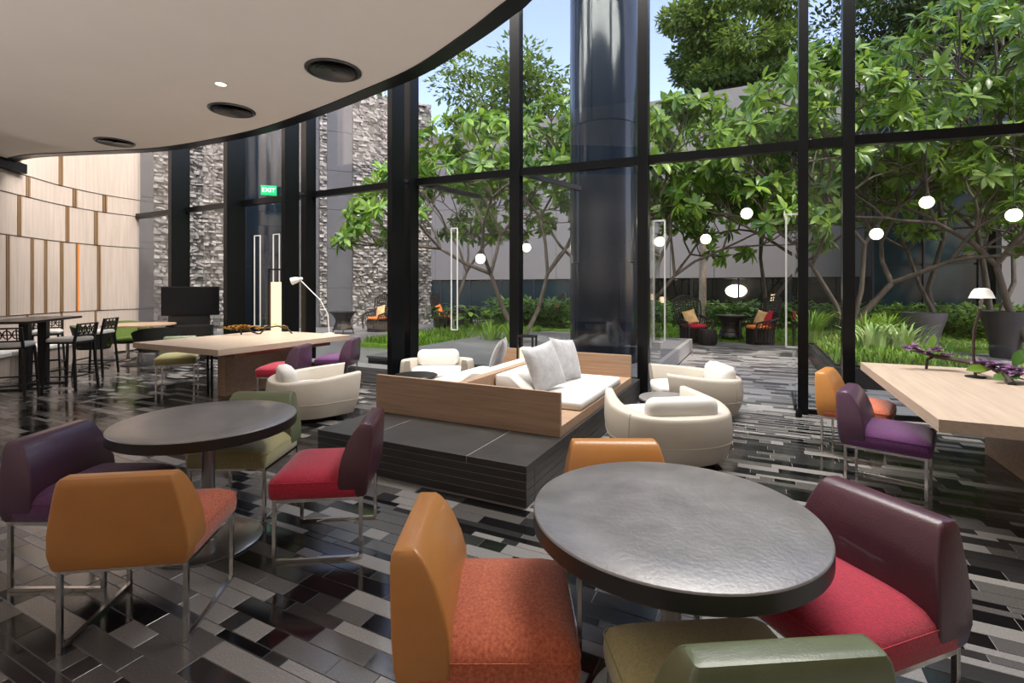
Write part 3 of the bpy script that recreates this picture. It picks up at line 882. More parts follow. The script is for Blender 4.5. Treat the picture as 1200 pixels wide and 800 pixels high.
# ---- barrel armchairs
def armchair_parts(root):
    W, D = 0.53, 0.48
    def plan(t):       # t from 0 (left front tip) to 1 (right front tip) round the back
        a = math.pi * t
        ctrl = [(-0.43, 0.47), (-0.50, 0.20), (-0.525, -0.06), (-0.43, -0.34), (-0.22, -0.47), (0, -0.50), (0.22, -0.47), (0.43, -0.34), (0.525, -0.06), (0.50, 0.20), (0.43, 0.47)]
        return ctrl
    P = catmull(plan(0), 5)
    n = len(P)
    sh = MB(); L = []
    for i, p in enumerate(P):
        a = P[max(i - 1, 0)]; b = P[min(i + 1, n - 1)]
        tx, ty = b[0] - a[0], b[1] - a[1]; l = math.hypot(tx, ty); nx, ny = -ty / l, tx / l     # inward
        f = (p[1] + 0.5) / 0.97
        h = 0.455 + 0.075 * max(0, f) ** 1.4
        wt = 0.13 - 0.07 * max(0, f) ** 1.5
        prof = [(0.12, 0.05), (0.075, 0.055), (0.035, 0.13), (0.008, 0.22), (0.0, 0.30), (0.015, h - 0.035), (0.022, h - 0.012), (0.034, h), (0.034 + wt - 0.012, h), (0.034 + wt, h - 0.014), (0.05 + wt, 0.30), (0.05 + wt, 0.08)]
        lean = 0.05 * max(0, f) ** 2
        L.append([(p[0] + nx * o, p[1] + ny * o - lean * (1 - z / h) * 1.5, z) for o, z in prof])
    sh.loft(L)
    shell = sh.build('shell', 'cream_leather', root, smooth=50)
    q = MB()
    q.tube([(l_[3][0] , l_[3][1], l_[3][2]) for l_ in L], 0.004, 5)
    q.build('seam', 'cream_leather', shell)
    for i in (14, n - 15):
        q = MB(); q.tube([L[i][k] for k in range(1, 8)], 0.004, 5); q.build('seam', 'cream_leather', shell)
    def dshape(off, z, front):
        Q = offset(P, -off) if False else None
        out = []
        for i, p in enumerate(P):
            a = P[max(i - 1, 0)]; b = P[min(i + 1, n - 1)]
            tx, ty = b[0] - a[0], b[1] - a[1]; l = math.hypot(tx, ty)
            x, y = p[0] - ty / l * off, p[1] + tx / l * off
            out.append((x, min(y, 0.40), z))
        out.append((out[-1][0] * 0.95, front, z)); out.append((out[-2][0] * 0.5, front + 0.03, z)); out.append((0, front + 0.04, z)); out.append((out[0][0] * 0.5, front + 0.03, z)); out.append((out[0][0] * 0.95, front, z))
        return out
    MB().loft([dshape(0.17, 0.06, 0.36), dshape(0.15, 0.10, 0.40), dshape(0.14, 0.26, 0.43)]).build('seat_base', 'cream_leather', root, smooth=40)
    MB().loft([dshape(0.19, 0.262, 0.43), dshape(0.165, 0.275, 0.47), dshape(0.16, 0.33, 0.48), dshape(0.18, 0.355, 0.46), dshape(0.26, 0.365, 0.40)]).build('seat_cushion', 'white_cushion', root, smooth=60)
    q = MB(); L2 = []
    for y, e in ((-0.36, 0.07), (-0.35, 0.03), (-0.32, 0.0), (-0.24, -0.005), (-0.19, 0.02), (-0.175, 0.06)):
        w, z0, z1, r = 0.60 - 2 * e, 0.36 + 0.2 * e, 0.585 - e, 0.08
        L2.append([(p[0], y - 0.10 * (p[1] - 0.36), p[1]) for p in [(a, b + (z0 + z1) / 2) for a, b, _ in rrect(w, z1 - z0, r, 0, 0, 0, 6)]])
    q.loft(L2).build('back_cushion', 'white_cushion', root, smooth=70)
    for sx in (-1, 1):
        for sy in (-1, 1):
            MB().lathe([(0.03, 0), (0.03, 0.07)], 12, (sx * 0.22, sy * 0.2)).build('foot', 'black_metal', root)
ac = None
GA = 'cream barrel armchairs'
for (lat, d), (a, b), label in (((-2.36, 5.86), (0.86, 0.52), 'cream barrel armchair in front of the left timber table, facing away right'),
                                ((-1.06, 7.05), (0.10, -1), 'cream armchair facing us beyond the left end of the sofa'),
                                ((2.21, 5.95), (-1, 0.02), 'cream barrel armchair in the open doorway facing left'),
                                ((1.37, 4.40), (-0.12, 0.99), 'cream barrel armchair with its round back to us beside the platform')):
    if ac is None:
        ac = empty('armchair'); armchair_parts(ac); o = ac
    else: o = copy_tree(ac)
    x, y = campos(lat, d)
    o.location = (x, y, 0); o.rotation_euler = (0, 0, camdir(a, b))
    tag(o, label, 'armchair', GA)
x, y = campos(1.62, 5.17)
t = empty('drum_table', (x, y, 0), 0, 'low dark drum table between the two armchairs near the doorway', 'table')
MB().lathe([(0.27, 0.0), (0.27, 0.02), (0.28, 0.03), (0.28, 0.335)], 48).build('drum', 'black_laminate', t)
MB().lathe([(0.285, 0.335), (0.285, 0.352), (0.28, 0.357), (0.02, 0.358)], 48).build('table_top', 'table_leather', t)

# ---- bar table, bar stools and bench at the far left
bt = empty('bar_table', (-9.86, 3.50, 0), 0, 'long narrow black bar table on two square columns at far left', 'table')
rz = math.atan2(0.70, -0.72)
dx, dy = math.cos(rz), math.sin(rz)
def bl(mb): return mb
bt.rotation_euler = (0, 0, rz)
MB().box(-0.85, 0.65, -0.33, 0.33, 1.00, 1.035).build('table_top', 'black_laminate', bt, smooth=0, bevel=0.004)
for cx in (-0.24, 0.24):
    MB().box(cx - 0.055, cx + 0.055, -0.055, 0.055, 0.02, 1.0).build('column', 'black_metal', bt, smooth=0, bevel=0.003)
    MB().box(cx - 0.04, cx + 0.04, -0.3, 0.3, 0.0, 0.02).build('floor_bar', 'black_metal', bt, smooth=0)
def stool_parts(root):
    w, d = 0.19, 0.19
    L = []
    for z, dw in ((0.715, 0.02), (0.725, 0.0), (0.755, 0.0), (0.772, 0.03), (0.778, 0.14)):
        L.append(rrect(0.42 - dw, 0.40 - dw, 0.05, z, 0, 0.0, 5))
    MB().loft(L).build('seat', 'white_cushion', root, smooth=60)
    MB().box(-0.2, 0.2, -0.19, 0.19, 0.69, 0.715).build('seat_frame', 'black_metal', root, smooth=0)
    for sx in (-1, 1):
        MB().bar((sx * 0.19, 0.18, 0.70), (sx * 0.22, 0.22, 0.0), 0.026).build('leg', 'black_metal', root, smooth=0)
        MB().tube([(sx * 0.22, -0.23, 0.0), (sx * 0.19, -0.185, 0.70), (sx * 0.185, -0.24, 0.98)], 0.014, 4, square=True).build('leg', 'black_metal', root, smooth=0)
        MB().bar((sx * 0.215, 0.21, 0.22), (sx * 0.215, -0.22, 0.22), 0.018).build('stretcher', 'black_metal', root, smooth=0)
    MB().bar((-0.215, 0.21, 0.28), (0.215, 0.21, 0.28), 0.02).build('footrest', 'black_metal', root, smooth=0)
    MB().bar((-0.215, -0.22, 0.22), (0.215, -0.22, 0.22), 0.018).build('stretcher', 'black_metal', root, smooth=0)
    q = MB()   # pierced back panel: a frame with a flower lattice
    def bp(x, z): return (x, -0.19 - 0.05 * (z - 0.70) / 0.28 - 0.002, z)
    for z in (0.80, 0.97): q.bar(bp(-0.185, z), bp(0.185, z), 0.02)
    for k in range(4):
        cx = -0.1375 + k * 0.0917
        pts = [bp(cx + 0.04 * math.cos(a * math.pi / 6), 0.885 + 0.055 * math.sin(a * math.pi / 6)) for a in range(13)]
        q.tube(pts, 0.008, 5, False)
        q.bar(bp(cx, 0.80), bp(cx, 0.97), 0.012); q.bar(bp(cx - 0.045, 0.885), bp(cx + 0.045, 0.885), 0.012)
    q.build('back_panel', 'black_metal', root, smooth=40)
st = None
for x, y, hx, hy, label in ((-9.09, 3.63, -0.85, -0.53, 'bar stool with white seat at the right side of the bar table, nearest whole one'),
                            (-10.2, 4.42, -0.8, -0.6, 'bar stool with white seat farther back, beside the green tub chair'),
                            (-8.93, 2.92, -0.8, 0.6, 'bar stool with pierced black back cut by the left edge of the photo'),
                            (-10.93, 4.02, 0.87, -0.5, 'bar stool facing us behind the bar table, its pierced back showing')):
    if st is None: st = empty('bar_stool'); stool_parts(st); o = st
    else: o = copy_tree(st)
    o.location = (x, y, 0); o.rotation_euler = (0, 0, heading(hx, hy))
    tag(o, label, 'stool', 'bar stools at the black bar table')
bench = empty('bench', (0, 0, 0), 0, 'curved timber bench with white seat pad along the panelled wall', 'bench')
bedges = [2.2, 3.0, 3.8, 4.6, 5.3, 5.95]
for a, b in zip(bedges, bedges[1:]):
    curved(MB(), a + 0.004, b - 0.004, 0.03, 0.52, 0.0, 0.36).build('base_panel', 'wall_wood', bench, smooth=30)
    curved(MB(), a + 0.008, b - 0.008, 0.03, 0.55, 0.362, 0.44).build('seat_pad', 'white_cushion', bench, smooth=30, bevel=0.015)

# ---- green tub chairs and their table
tt = empty('tub_chair_table', (-10.85, 5.42, 0), 0, 'round brown table among green tub chairs at far left', 'table')
MB().lathe([(0.56, 0.76), (0.60, 0.765), (0.60, 0.79), (0.02, 0.791)], 56).build('table_top', 'oak', tt)
MB().lathe([(0.035, 0.015), (0.035, 0.76)], 20).build('column', 'brushed_steel', tt)
MB().lathe([(0.30, 0), (0.30, 0.01), (0.03, 0.016)], 40).build('base_plate', 'black_metal', tt)
def tub_parts(root):
    P = [(-0.34 + 0.0, 0.24), (-0.37, 0.08), (-0.35, -0.12), (-0.25, -0.28), (-0.09, -0.35), (0.09, -0.35), (0.25, -0.28), (0.35, -0.12), (0.37, 0.08), (0.34, 0.24)]
    P = catmull(P, 4); n = len(P)
    def shell(o0, o1, z0):
        L = []
        for i, p in enumerate(P):
            a = P[max(i - 1, 0)]; b = P[min(i + 1, n - 1)]
            tx, ty = b[0] - a[0], b[1] - a[1]; l = math.hypot(tx, ty); nx, ny = -ty / l, tx / l
            f = (p[1] + 0.35) / 0.6
            h = 0.80 - 0.17 * max(0, f)
            sc = 0.72
            L.append([(p[0] * sc + nx * o0, p[1] * sc + ny * o0, z0), (p[0] + nx * o0, p[1] + ny * o0, h), (p[0] + nx * o1, p[1] + ny * o1, h), (p[0] * sc + nx * o1, p[1] * sc + ny * o1, z0)])
        return L
    MB().loft(shell(0.0, 0.03, 0.36)).build('outer_shell', 'dark_felt', root, smooth=50)
    MB().loft(shell(0.031, 0.055, 0.40)).build('inner_lining', 'green_felt', root, smooth=50)
    L = []
    for z, s in ((0.39, 0.9), (0.41, 1.0), (0.45, 1.0), (0.47, 0.92), (0.475, 0.6)):
        L.append(rrect(0.50 * s, 0.50 * s, 0.16, z, 0, 0.0, 6))
    MB().loft(L).build('seat', 'green_felt', root, smooth=60)
    MB().lathe([(0.22, 0.355), (0.24, 0.37), (0.24, 0.39)], 24).build('seat_pan', 'dark_felt', root)
    MB().lathe([(0.03, 0.02), (0.03, 0.36)], 16).build('column', 'chrome', root)
    for k in range(4):
        a = R(45 + 90 * k)
        MB().bar((0.02 * math.cos(a), 0.02 * math.sin(a), 0.03), (0.3 * math.cos(a), 0.3 * math.sin(a), 0.012), 0.024).build('foot', 'chrome', root, smooth=0)
tb = None
for x, y, hx, hy, label in ((-11.15, 4.82, 0.4, 0.75, 'green lined tub chair with dark shell, leftmost of three'),
                            (-11.75, 5.65, 1, -0.25, 'green tub chair facing us behind the round brown table'),
                            (-9.75, 5.15, -0.9, 0.35, 'dark shelled tub chair nearest the black screen, rightmost of three')):
    if tb is None: tb = empty('tub_chair'); tub_parts(tb); o = tb
    else: o = copy_tree(tb)
    o.location = (x, y, 0); o.rotation_euler = (0, 0, heading(hx, hy))
    tag(o, label, 'chair', 'green tub chairs')

# ---- black media stand
x, y = campos(-6.75, 10.4)
tv = empty('television_stand', (x, y, 0), camdir(0.35, -1), 'black screen on a dark cabinet stand before the glass at far left', 'television')
MB().box(-0.52, 0.52, -0.05, 0.05, 0.92, 1.52).build('screen_casing', 'screen_black', tv, smooth=0, bevel=0.01)
MB().box(-0.49, 0.49, 0.05, 0.054, 0.96, 1.49).build('screen', 'screen_black', tv, smooth=0)
MB().box(-0.40, 0.42, -0.10, 0.12, 0.0, 0.72).build('cabinet', 'black_laminate', tv, smooth=0, bevel=0.006)
MB().box(-0.35, 0.35, -0.03, 0.03, 0.72, 0.92).build('neck', 'black_metal', tv, smooth=0)
for a, b in ((-0.39, 0.005), (0.015, 0.41)):
    MB().box(a, b, 0.12, 0.135, 0.03, 0.70).build('door', 'black_laminate', tv, smooth=0, bevel=0.003)

# ---- task lamp on the left table
tl = empty('task_lamp', (-6.33, 5.95, 0.7402), 0, 'chrome jointed task lamp on the far corner of the left timber table', 'lamp')
MB().lathe([(0.085, 0), (0.085, 0.012), (0.015, 0.02)], 24).build('base', 'white_metal', tl)
MB().tube([(0, 0, 0.015), (-0.02, -0.01, 0.32), (-0.14, -0.06, 0.56)], 0.009, 8).build('lower_arm', 'white_metal', tl)
MB().tube([(-0.14, -0.06, 0.56), (-0.46, -0.2, 0.90)], 0.008, 8).build('upper_arm', 'white_metal', tl)
MB().sphere((-0.14, -0.06, 0.56), 0.016).build('joint', 'white_metal', tl)
hd = MB()
c = Vector((-0.46, -0.2, 0.90)); dv = Vector((-0.75, -0.45, -0.25)).normalized()
a_ = dv.cross(Vector((0, 0, 1))).normalized(); b_ = a_.cross(dv)
L = [[tuple(c + dv * z + (a_ * math.cos(k * math.pi / 8) + b_ * math.sin(k * math.pi / 8)) * r) for k in range(16)] for z, r in ((-0.05, 0.02), (0.0, 0.03), (0.05, 0.05), (0.13, 0.062))]
hd.loft(L).build('shade', 'white_metal', tl)
MB().sphere(tuple(c + dv * 0.10), 0.046).build('bulb', 'lit_lamp', tl)

# ---- table lamp on the right table
x, y = 1.645, 5.51
rl = empty('table_lamp', (x, y, 0.7402), 0, 'slim table lamp with white dome shade on the right timber table', 'lamp')
MB().lathe([(0.07, 0), (0.07, 0.01), (0.012, 0.02)], 24).build('base', 'black_metal', rl)
MB().tube([(0, 0, 0.015), (-0.015, 0, 0.2), (-0.01, 0, 0.4), (0.03, 0, 0.58)], 0.011, 8).build('stem', 'driftwood', rl)
MB().tube([(0.03, 0, 0.58), (0.045, 0, 0.68)], 0.012, 8).build('socket', 'chrome', rl)
MB().lathe([(0.088, 0.672), (0.083, 0.676), (0.066, 0.724), (0.047, 0.752), (0.018, 0.757), (0.016, 0.75), (0.043, 0.746), (0.061, 0.721), (0.077, 0.676)], 28, (0.04, 0), cap=False).build('shade', 'white_metal', rl)
MB().sphere((0.04, 0, 0.695), 0.026).build('bulb', 'lit_lamp', rl)

# ---- driftwood arrangements
def leaf_blade(L, W, fold=0.18, curl=0.25, n=4):
    q = MB(); vs = []; fs = []
    for i in range(n + 1):
        t = i / n
        w = W / 2 * (math.sin(math.pi * min(1, 0.06 + 0.94 * t) ** 1.25) ** 0.8 if 0 < t < 1 else 0.06)
        z = -curl * L * t * t
        vs += [(-w, t * L, z + fold * w), (0, t * L, z), (w, t * L, z + fold * w)]
    for i in range(n):
        a = i * 3
        fs += [(a, a + 1, a + 4, a + 3), (a + 1, a + 2, a + 5, a + 4)]
    q.add(vs, fs)
    return q
def orient(p, d, up=(0, 0, 1), s=1.0, roll=0.0):
    d = Vector(d).normalized(); x = d.cross(Vector(up))
    if x.length < 1e-3: x = Vector((1, 0, 0))
    x.normalize(); z = x.cross(d)
    m = Matrix((x, d, z)).transposed().to_4x4()
    return Matrix.Translation(Vector(p)) @ m @ Matrix.Rotation(roll, 4, 'Y') @ Matrix.Scale(s, 4)
def flower(parent, name, m, p, r, rng, petals=5):
    f = MB()
    for k in range(petals):
        a = 2 * math.pi * k / petals + rng.random()
        b = leaf_blade(r, r * 0.75, 0.3, 0.1, 3)
        M = orient(p, (math.cos(a), math.sin(a), rng.uniform(-0.3, 0.7)))
        f.add([M @ Vector(v) for v in b.v], b.f)
    return f.build(name, m, parent, smooth=60)
rng = random.Random(5)
ob = empty('orchid_branch', (1.60, 5.45, 0.741), 0, 'driftwood branch with purple orchids and green leaves on the right table', 'decoration')
def ob_l(lat, d, z):
    x, y = campos(lat, d); return (x - 1.60, y - 5.45, z - 0.741)
# feet at (1085,432) (1144,442) (1185,452); the branch arches between them
A = g1 = None
def gp(px, py, z):
    d = 580 * (1.5 - z) / (py - 337); lat = (px - 600) / 580 * d
    return ob_l(lat, d, z)
pA, pB, pC = ob_l(3.85, 4.60, 0.745), ob_l(4.14, 4.40, 0.745), ob_l(3.90, 3.86, 0.745)
tipL = ob_l(3.72, 4.60, 0.95); m1 = ob_l(3.92, 4.60, 0.865); m2 = ob_l(4.02, 4.40, 0.85); m3 = ob_l(4.03, 4.15, 0.83)
MB().tube([tipL, ob_l(3.82, 4.6, 0.90), m1, m2, m3, ob_l(3.97, 3.98, 0.80), pC], [0.009, 0.013, 0.02, 0.023, 0.024, 0.025, 0.027], 8).build('branch', 'driftwood', ob)
MB().tube([m1, ob_l(3.86, 4.60, 0.83), pA], [0.014, 0.013, 0.011], 8).build('branch', 'driftwood', ob)
MB().tube([m3, pB], [0.014, 0.011], 8).build('branch', 'driftwood', ob)
MB().tube([ob_l(3.97, 3.98, 0.80), ob_l(4.13, 3.98, 0.76)], [0.010, 0.004], 6).build('branch', 'driftwood', ob)
for lat, d, z in ((3.70, 4.6, 0.94), (3.76, 4.6, 0.95), (3.79, 4.6, 0.92), (3.88, 4.58, 0.90), (3.93, 4.55, 0.92), (3.98, 4.52, 0.88), (4.00, 4.25, 0.86), (3.98, 4.18, 0.87), (3.99, 4.1, 0.85), (4.03, 4.1, 0.84), (4.02, 4.02, 0.84), (3.99, 3.98, 0.85), (4.04, 3.95, 0.83), (3.98, 3.92, 0.81), (4.06, 4.0, 0.86)):
    for _ in range(2): flower(ob, 'orchid', 'orchid', ob_l(lat + rng.uniform(-.02, .02), d + rng.uniform(-.03, .03), z + rng.uniform(-.015, .02)), rng.uniform(0.05, 0.07), rng, 6)
for lat, d, z, a, b, c_, L in ((3.72, 4.62, 0.95, -0.3, 0.2, 1, 0.11), (3.90, 4.6, 0.93, 0.15, 0, 1, 0.14), (3.98, 4.5, 0.90, 0.1, 0, 1, 0.11), (4.0, 4.15, 0.83, -1, -0.1, -0.05, 0.20), (3.99, 4.0, 0.80, -0.8, -0.4, -0.1, 0.18), (4.03, 3.98, 0.80, -0.7, -0.8, 0.0, 0.18), (4.06, 4.0, 0.85, 0.3, 0, 1, 0.16), (4.08, 3.97, 0.86, 0.5, 0, 0.8, 0.15)):
    x0, y0 = campos(a, b)
    lm = leaf_blade(L, L * 0.42, 0.2, 0.08, 5).build('leaf', 'leaf_bright', ob, smooth=60)
    lm.matrix_local = orient(ob_l(lat, d, z), (x0, y0, c_), up=(-0.4, -0.9, 0.5))
yb = empty('flower_branch', (-7.2, 5.5, 0.741), 0, 'arched driftwood with yellow flowers on the left timber table', 'decoration')
for pts in ([(-0.1, -0.1, 0.0), (-0.02, -0.05, 0.10), (0.12, 0.06, 0.13), (0.24, 0.16, 0.08), (0.30, 0.2, 0.0)], [(-0.1, -0.1, 0.0), (-0.25, -0.25, 0.08), (-0.42, -0.42, 0.10)], [(-0.3, -0.3, 0.085), (-0.3, -0.28, 0.0)]):
    MB().tube(pts, 0.014, 8).build('branch', 'driftwood', yb)
for k in range(46):
    t = rng.random()
    flower(yb, 'yellow_flower', 'yellow_petal', (-0.48 + t * 0.42 + rng.uniform(-.03, .03), -0.46 + t * 0.40 + rng.uniform(-.05, .05), 0.10 + rng.uniform(-0.02, 0.05)), rng.uniform(0.035, 0.05), rng, 5)
for k in range(10):
    t = rng.random()
    flower(yb, 'yellow_flower', 'yellow_petal', (0.05 + t * 0.2, 0.03 + t * 0.15, 0.15 + rng.uniform(-0.02, 0.02) - t * 0.04), rng.uniform(0.03, 0.04), rng, 4)

# ---- ceiling fittings
def diffuser(x, y, r, label):
    t = empty('air_diffuser', (x, y, ZC), 0, label, 'vent', 'round black air diffusers')
    MB().lathe([(r, -0.001), (r, -0.012), (r * 0.93, -0.02), (r * 0.88, -0.012), (r * 0.88, -0.001)], 40, cap=False).build('rim', 'diffuser_grey', t)
    for k, f in enumerate((0.80, 0.62, 0.44, 0.26)):
        rr = r * f
        MB().lathe([(rr, -0.022 + 0.004 * k), (rr - 0.05, -0.006), (rr - 0.055, -0.006), (rr - 0.006, -0.026 + 0.004 * k)], 36, cap=False).build('ring', 'diffuser_grey', t)
    MB().lathe([(r * 0.9, -0.002), (r * 0.9, -0.0005)], 36).build('backing', 'black_metal', t)
    MB().lathe([(r * 0.09, -0.02), (r * 0.09, -0.004)], 20).build('hub', 'diffuser_grey', t)
diffuser(-3.94, 3.76, 0.28, 'round black air diffuser nearest to us, highest in the photo')
diffuser(-5.975, 4.03, 0.27, 'round black air diffuser in the middle of the three')
diffuser(-8.90, 4.10, 0.26, 'round black air diffuser farthest left and away')
t = empty('downlight', (-5.31, 3.454, ZC), 0, 'small recessed downlight in the white ceiling', 'lamp')
MB().lathe([(0.068, -0.001), (0.068, -0.008), (0.055, -0.010), (0.053, -0.001)], 28, cap=False).build('trim_ring', 'white_plaster', t)
MB().lathe([(0.053, -0.004), (0.053, -0.001)], 28).build('lens', 'lit_lamp', t)

# ---- exit sign
x, y = -8.34, 6.36
es = empty('exit_sign', (x, y, ZT + 0.057), camdir(0.30, -0.95), 'green illuminated exit sign on the transom above the left doors', 'sign')
MB().box(-0.135, 0.135, -0.025, 0.025, 0.0, 0.18).build('casing', 'exit_green', es, smooth=0, bevel=0.004)
cu = bpy.data.curves.new('exit_text', 'FONT')
cu.body = 'EXIT'; cu.size = 0.115; cu.align_x = 'CENTER'; cu.align_y = 'CENTER'; cu.extrude = 0.002
tmp = bpy.data.objects.new('tmp_text', cu)
COL.objects.link(tmp)
me = bpy.data.meshes.new_from_object(tmp.evaluated_get(bpy.context.evaluated_depsgraph_get()))
bpy.data.objects.remove(tmp)
me.name = 'lettering'; me.materials.clear(); me.materials.append(MATS['exit_white'])
lt_ = linked('lettering', me, es, Matrix.Translation((0.0, 0.028, 0.09)) @ Matrix.Rotation(R(180), 4, 'Z') @ Matrix.Rotation(R(90), 4, 'X'))

# ================================================================== GARDEN
LEAFM = {}
def leaf_mesh(m, L, W, fold, curl, n=4):
    k = (m, L, W)
    if k not in LEAFM:
        me = leaf_blade(L, W, fold, curl, n).mesh('leaf', 60); me.materials.append(MATS[m]); LEAFM[k] = me
    return LEAFM[k]
def facing_size(p):
    q = project(*p)
    if q is None or not (-30 < q[0] < 1230) or not (-30 < q[1] < 830): return 0
    return 1 / q[2]
def frangipani(name, base, stems, levels, seed, label, L0=1.0, r0=0.075, lm='leaf_bright', spread=42, nleaf=(11, 16), Lf=0.32, parts=300, bark='bark'):
    rng = random.Random(seed)
    root = empty(name, base, 0, label, 'tree', 'frangipani trees in the garden')
    B = Vector(base); wood = MB(); tips = []
    def grow(p, d, L, r, lev):
        d = d.normalized()
        e = p + d * L
        w = e + B
        if w.y < fac_v(min(max(w.x, -13), 7.5)) + 1.0:
            d.y = abs(d.y) + 0.1; d.normalize(); e = p + d * L
        for qx, qy in ((-2.33, 8.15), (-10.84, 8.15)):       # grow round the columns, not through them
            for f in (0.5, 1.0):
                w = p + d * L * f + B
                g = Vector((w.x - qx, w.y - qy, 0))
                if g.length < 1.1:
                    d = (d + g.normalized() * 1.2).normalized(); e = p + d * L
        side = Vector((rng.uniform(-1, 1), rng.uniform(-1, 1), rng.uniform(-.3, .6))) * L * 0.10
        mid = p + d * L * 0.5 + side
        wood.tube([p, mid, e], [r * 0.72, r * 0.62, r * 0.52], 7)
        if lev == 0:
            tips.append((e, (e - mid).normalized())); return
        n = 3 if rng.random() < 0.58 else 2
        a0 = rng.uniform(0, 2 * math.pi)
        ax = d.cross(Vector((0.3, 0.2, 1))).normalized(); bx = d.cross(ax)
        for k in range(n):
            az = a0 + 2 * math.pi * k / n + rng.uniform(-0.4, 0.4); t = R(spread + rng.uniform(-12, 12))
            nd = d * math.cos(t) + (ax * math.cos(az) + bx * math.sin(az)) * math.sin(t)
            nd.z += 0.17
            if nd.z < 0.0: nd.z = 0.0
            grow(e, nd, L * rng.uniform(0.64, 0.82), r * 0.72, lev - 1)
    for p, d, L, r in stems:
        grow(Vector(p), Vector(d), L, r, levels)
    wood.build('trunk', bark, root, smooth=60)
    leaves = []
    for p, d in tips:
        n = rng.randint(*nleaf)
        ax = d.cross(Vector((0.31, 0.17, 0.9))).normalized(); bx = d.cross(ax)
        for k in range(n):
            az = 2 * math.pi * k * 0.381966 * 1.0 + rng.uniform(-0.2, 0.2)
            el = R(rng.uniform(-25, 50))
            ld = (ax * math.cos(az) + bx * math.sin(az)) * math.cos(el) + d * math.sin(el)
            ld.z -= 0.12
            leaves.append((orient(p - d * rng.uniform(0, 0.08), ld, up=d + Vector((0, 0, .3)), s=rng.uniform(0.75, 1.15)), p))
    leaves = [t for t in leaves if all(math.hypot(t[1].x + B.x - qx, t[1].y + B.y - qy) > 0.98 for qx, qy in ((-2.33, 8.15), (-10.84, 8.15)))]
    leaves.sort(key=lambda t: facing_size(t[1] + B), reverse=True)
    lmsh = leaf_mesh(lm, Lf, Lf * 0.34, 0.22, 0.28)
    for M, p in leaves[:parts]:
        linked('leaf', lmsh, root, M)
    rest = MB()
    src = leaf_blade(Lf, Lf * 0.34, 0.22, 0.28)
    for M, p in leaves[parts:]:
        rest.add([M @ Vector(v) for v in src.v], src.f)
    if rest.v:
        tag(rest.build('foliage', lm, root, smooth=60), kind='stuff')
    return root
def at(px, d):
    return campos((px - 600) / 580 * d, d)
def cdir(a, b, z):
    x, y = campos(a, b); return (x, y, z)
x, y = at(609, 12.5)
frangipani('frangipani_tree', (x, y, 0.1), [((0, 0, 0), cdir(-0.42, 0, 1), 1.9, 0.10), ((0.05, 0, 0), cdir(0.38, 0.1, 1), 1.9, 0.09)], 5, 21, 'frangipani tree forking behind the glass left of the navy column')
x, y = at(742, 11.5)
frangipani('frangipani_tree', (x, y, 0.28), [((0, 0, 0), cdir(0.33, 0, 1), 1.9, 0.085), ((0, 0, 0.0), cdir(0.72, 0.25, 1), 1.9, 0.07)], 5, 5, 'frangipani tree whose bright crown fills the open doorway')
x, y = at(995, 11.3)
frangipani('frangipani_tree', (x, y, 0.30), [((0, 0, 0), cdir(0.75, 0.1, 0.9), 1.7, 0.12), ((0, 0, 0), cdir(-0.5, 0, 1), 1.9, 0.085), ((0, 0, 0.1), cdir(0.1, -0.1, 1), 2.1, 0.085)], 5, 8, 'frangipani tree with thick leaning trunk right of the doorway', L0=1.1)
x, y = at(1215, 10.2)
frangipani('frangipani_tree', (x, y, 0.1), [((0, 0, 0), cdir(-0.35, 0.1, 1), 2.0, 0.11), ((0, 0, 0.1), cdir(0.25, 0.3, 1), 1.9, 0.09)], 5, 13, 'frangipani tree at right edge of the photo above the timber table')
x, y = at(900, 15.5)
frangipani('frangipani_tree', (x, y, 0.05), [((0, 0, 0), cdir(-0.1, 0, 1), 2.4, 0.10), ((0, 0, 0.1), cdir(0.5, 0, 1), 2.3, 0.09)], 5, 34, 'tall frangipani tree on the lawn behind the wicker chairs', Lf=0.32, lm='leaf_bright')
x, y = at(1100, 14.5)
frangipani('frangipani_tree', (x, y, 0.05), [((0, 0, 0), cdir(0.05, 0, 1), 2.9, 0.12), ((0, 0, 0.4), cdir(-0.35, 0.1, 1), 2.3, 0.09)], 5, 55, 'straight trunked frangipani tree behind the grey planter', Lf=0.32, lm='leaf_mid')
x, y = at(1165, 13.0)
frangipani('frangipani_tree', (x, y, 0.05), [((0, 0, 0), cdir(-0.15, 0, 1), 3.0, 0.11), ((0, 0, 0.4), cdir(0.3, 0.1, 1), 2.6, 0.09)], 5, 63, 'tall frangipani tree behind the black planter', Lf=0.32, L0=1.0)
x, y = at(690, 15.5)
frangipani('frangipani_tree', (x, y, 0.05), [((0, 0, 0), cdir(-0.15, 0, 1), 2.2, 0.10)], 5, 77, 'frangipani tree farther back, half hidden by the navy column', lm='leaf_mid', Lf=0.32)
x, y = at(540, 17.0)
frangipani('frangipani_tree', (x, y, 0.05), [((0, 0, 0), cdir(0.1, 0, 1), 2.0, 0.09)], 5, 91, 'frangipani tree near the right end of the stone wall', lm='leaf_mid', Lf=0.32)
x, y = at(823, 18.5)
pt = empty('pale_trunked_tree', (x, y, 0.05), 0, 'slender pale spotted trunk behind the left wicker chair', 'tree')
MB().tube([(0, 0, 0), (0.02, 0, 1.5), (0, 0, 3), (0.05, 0, 5.2)], [0.15, 0.13, 0.12, 0.08], 12).build('trunk', 'pale_bark', pt, smooth=60)

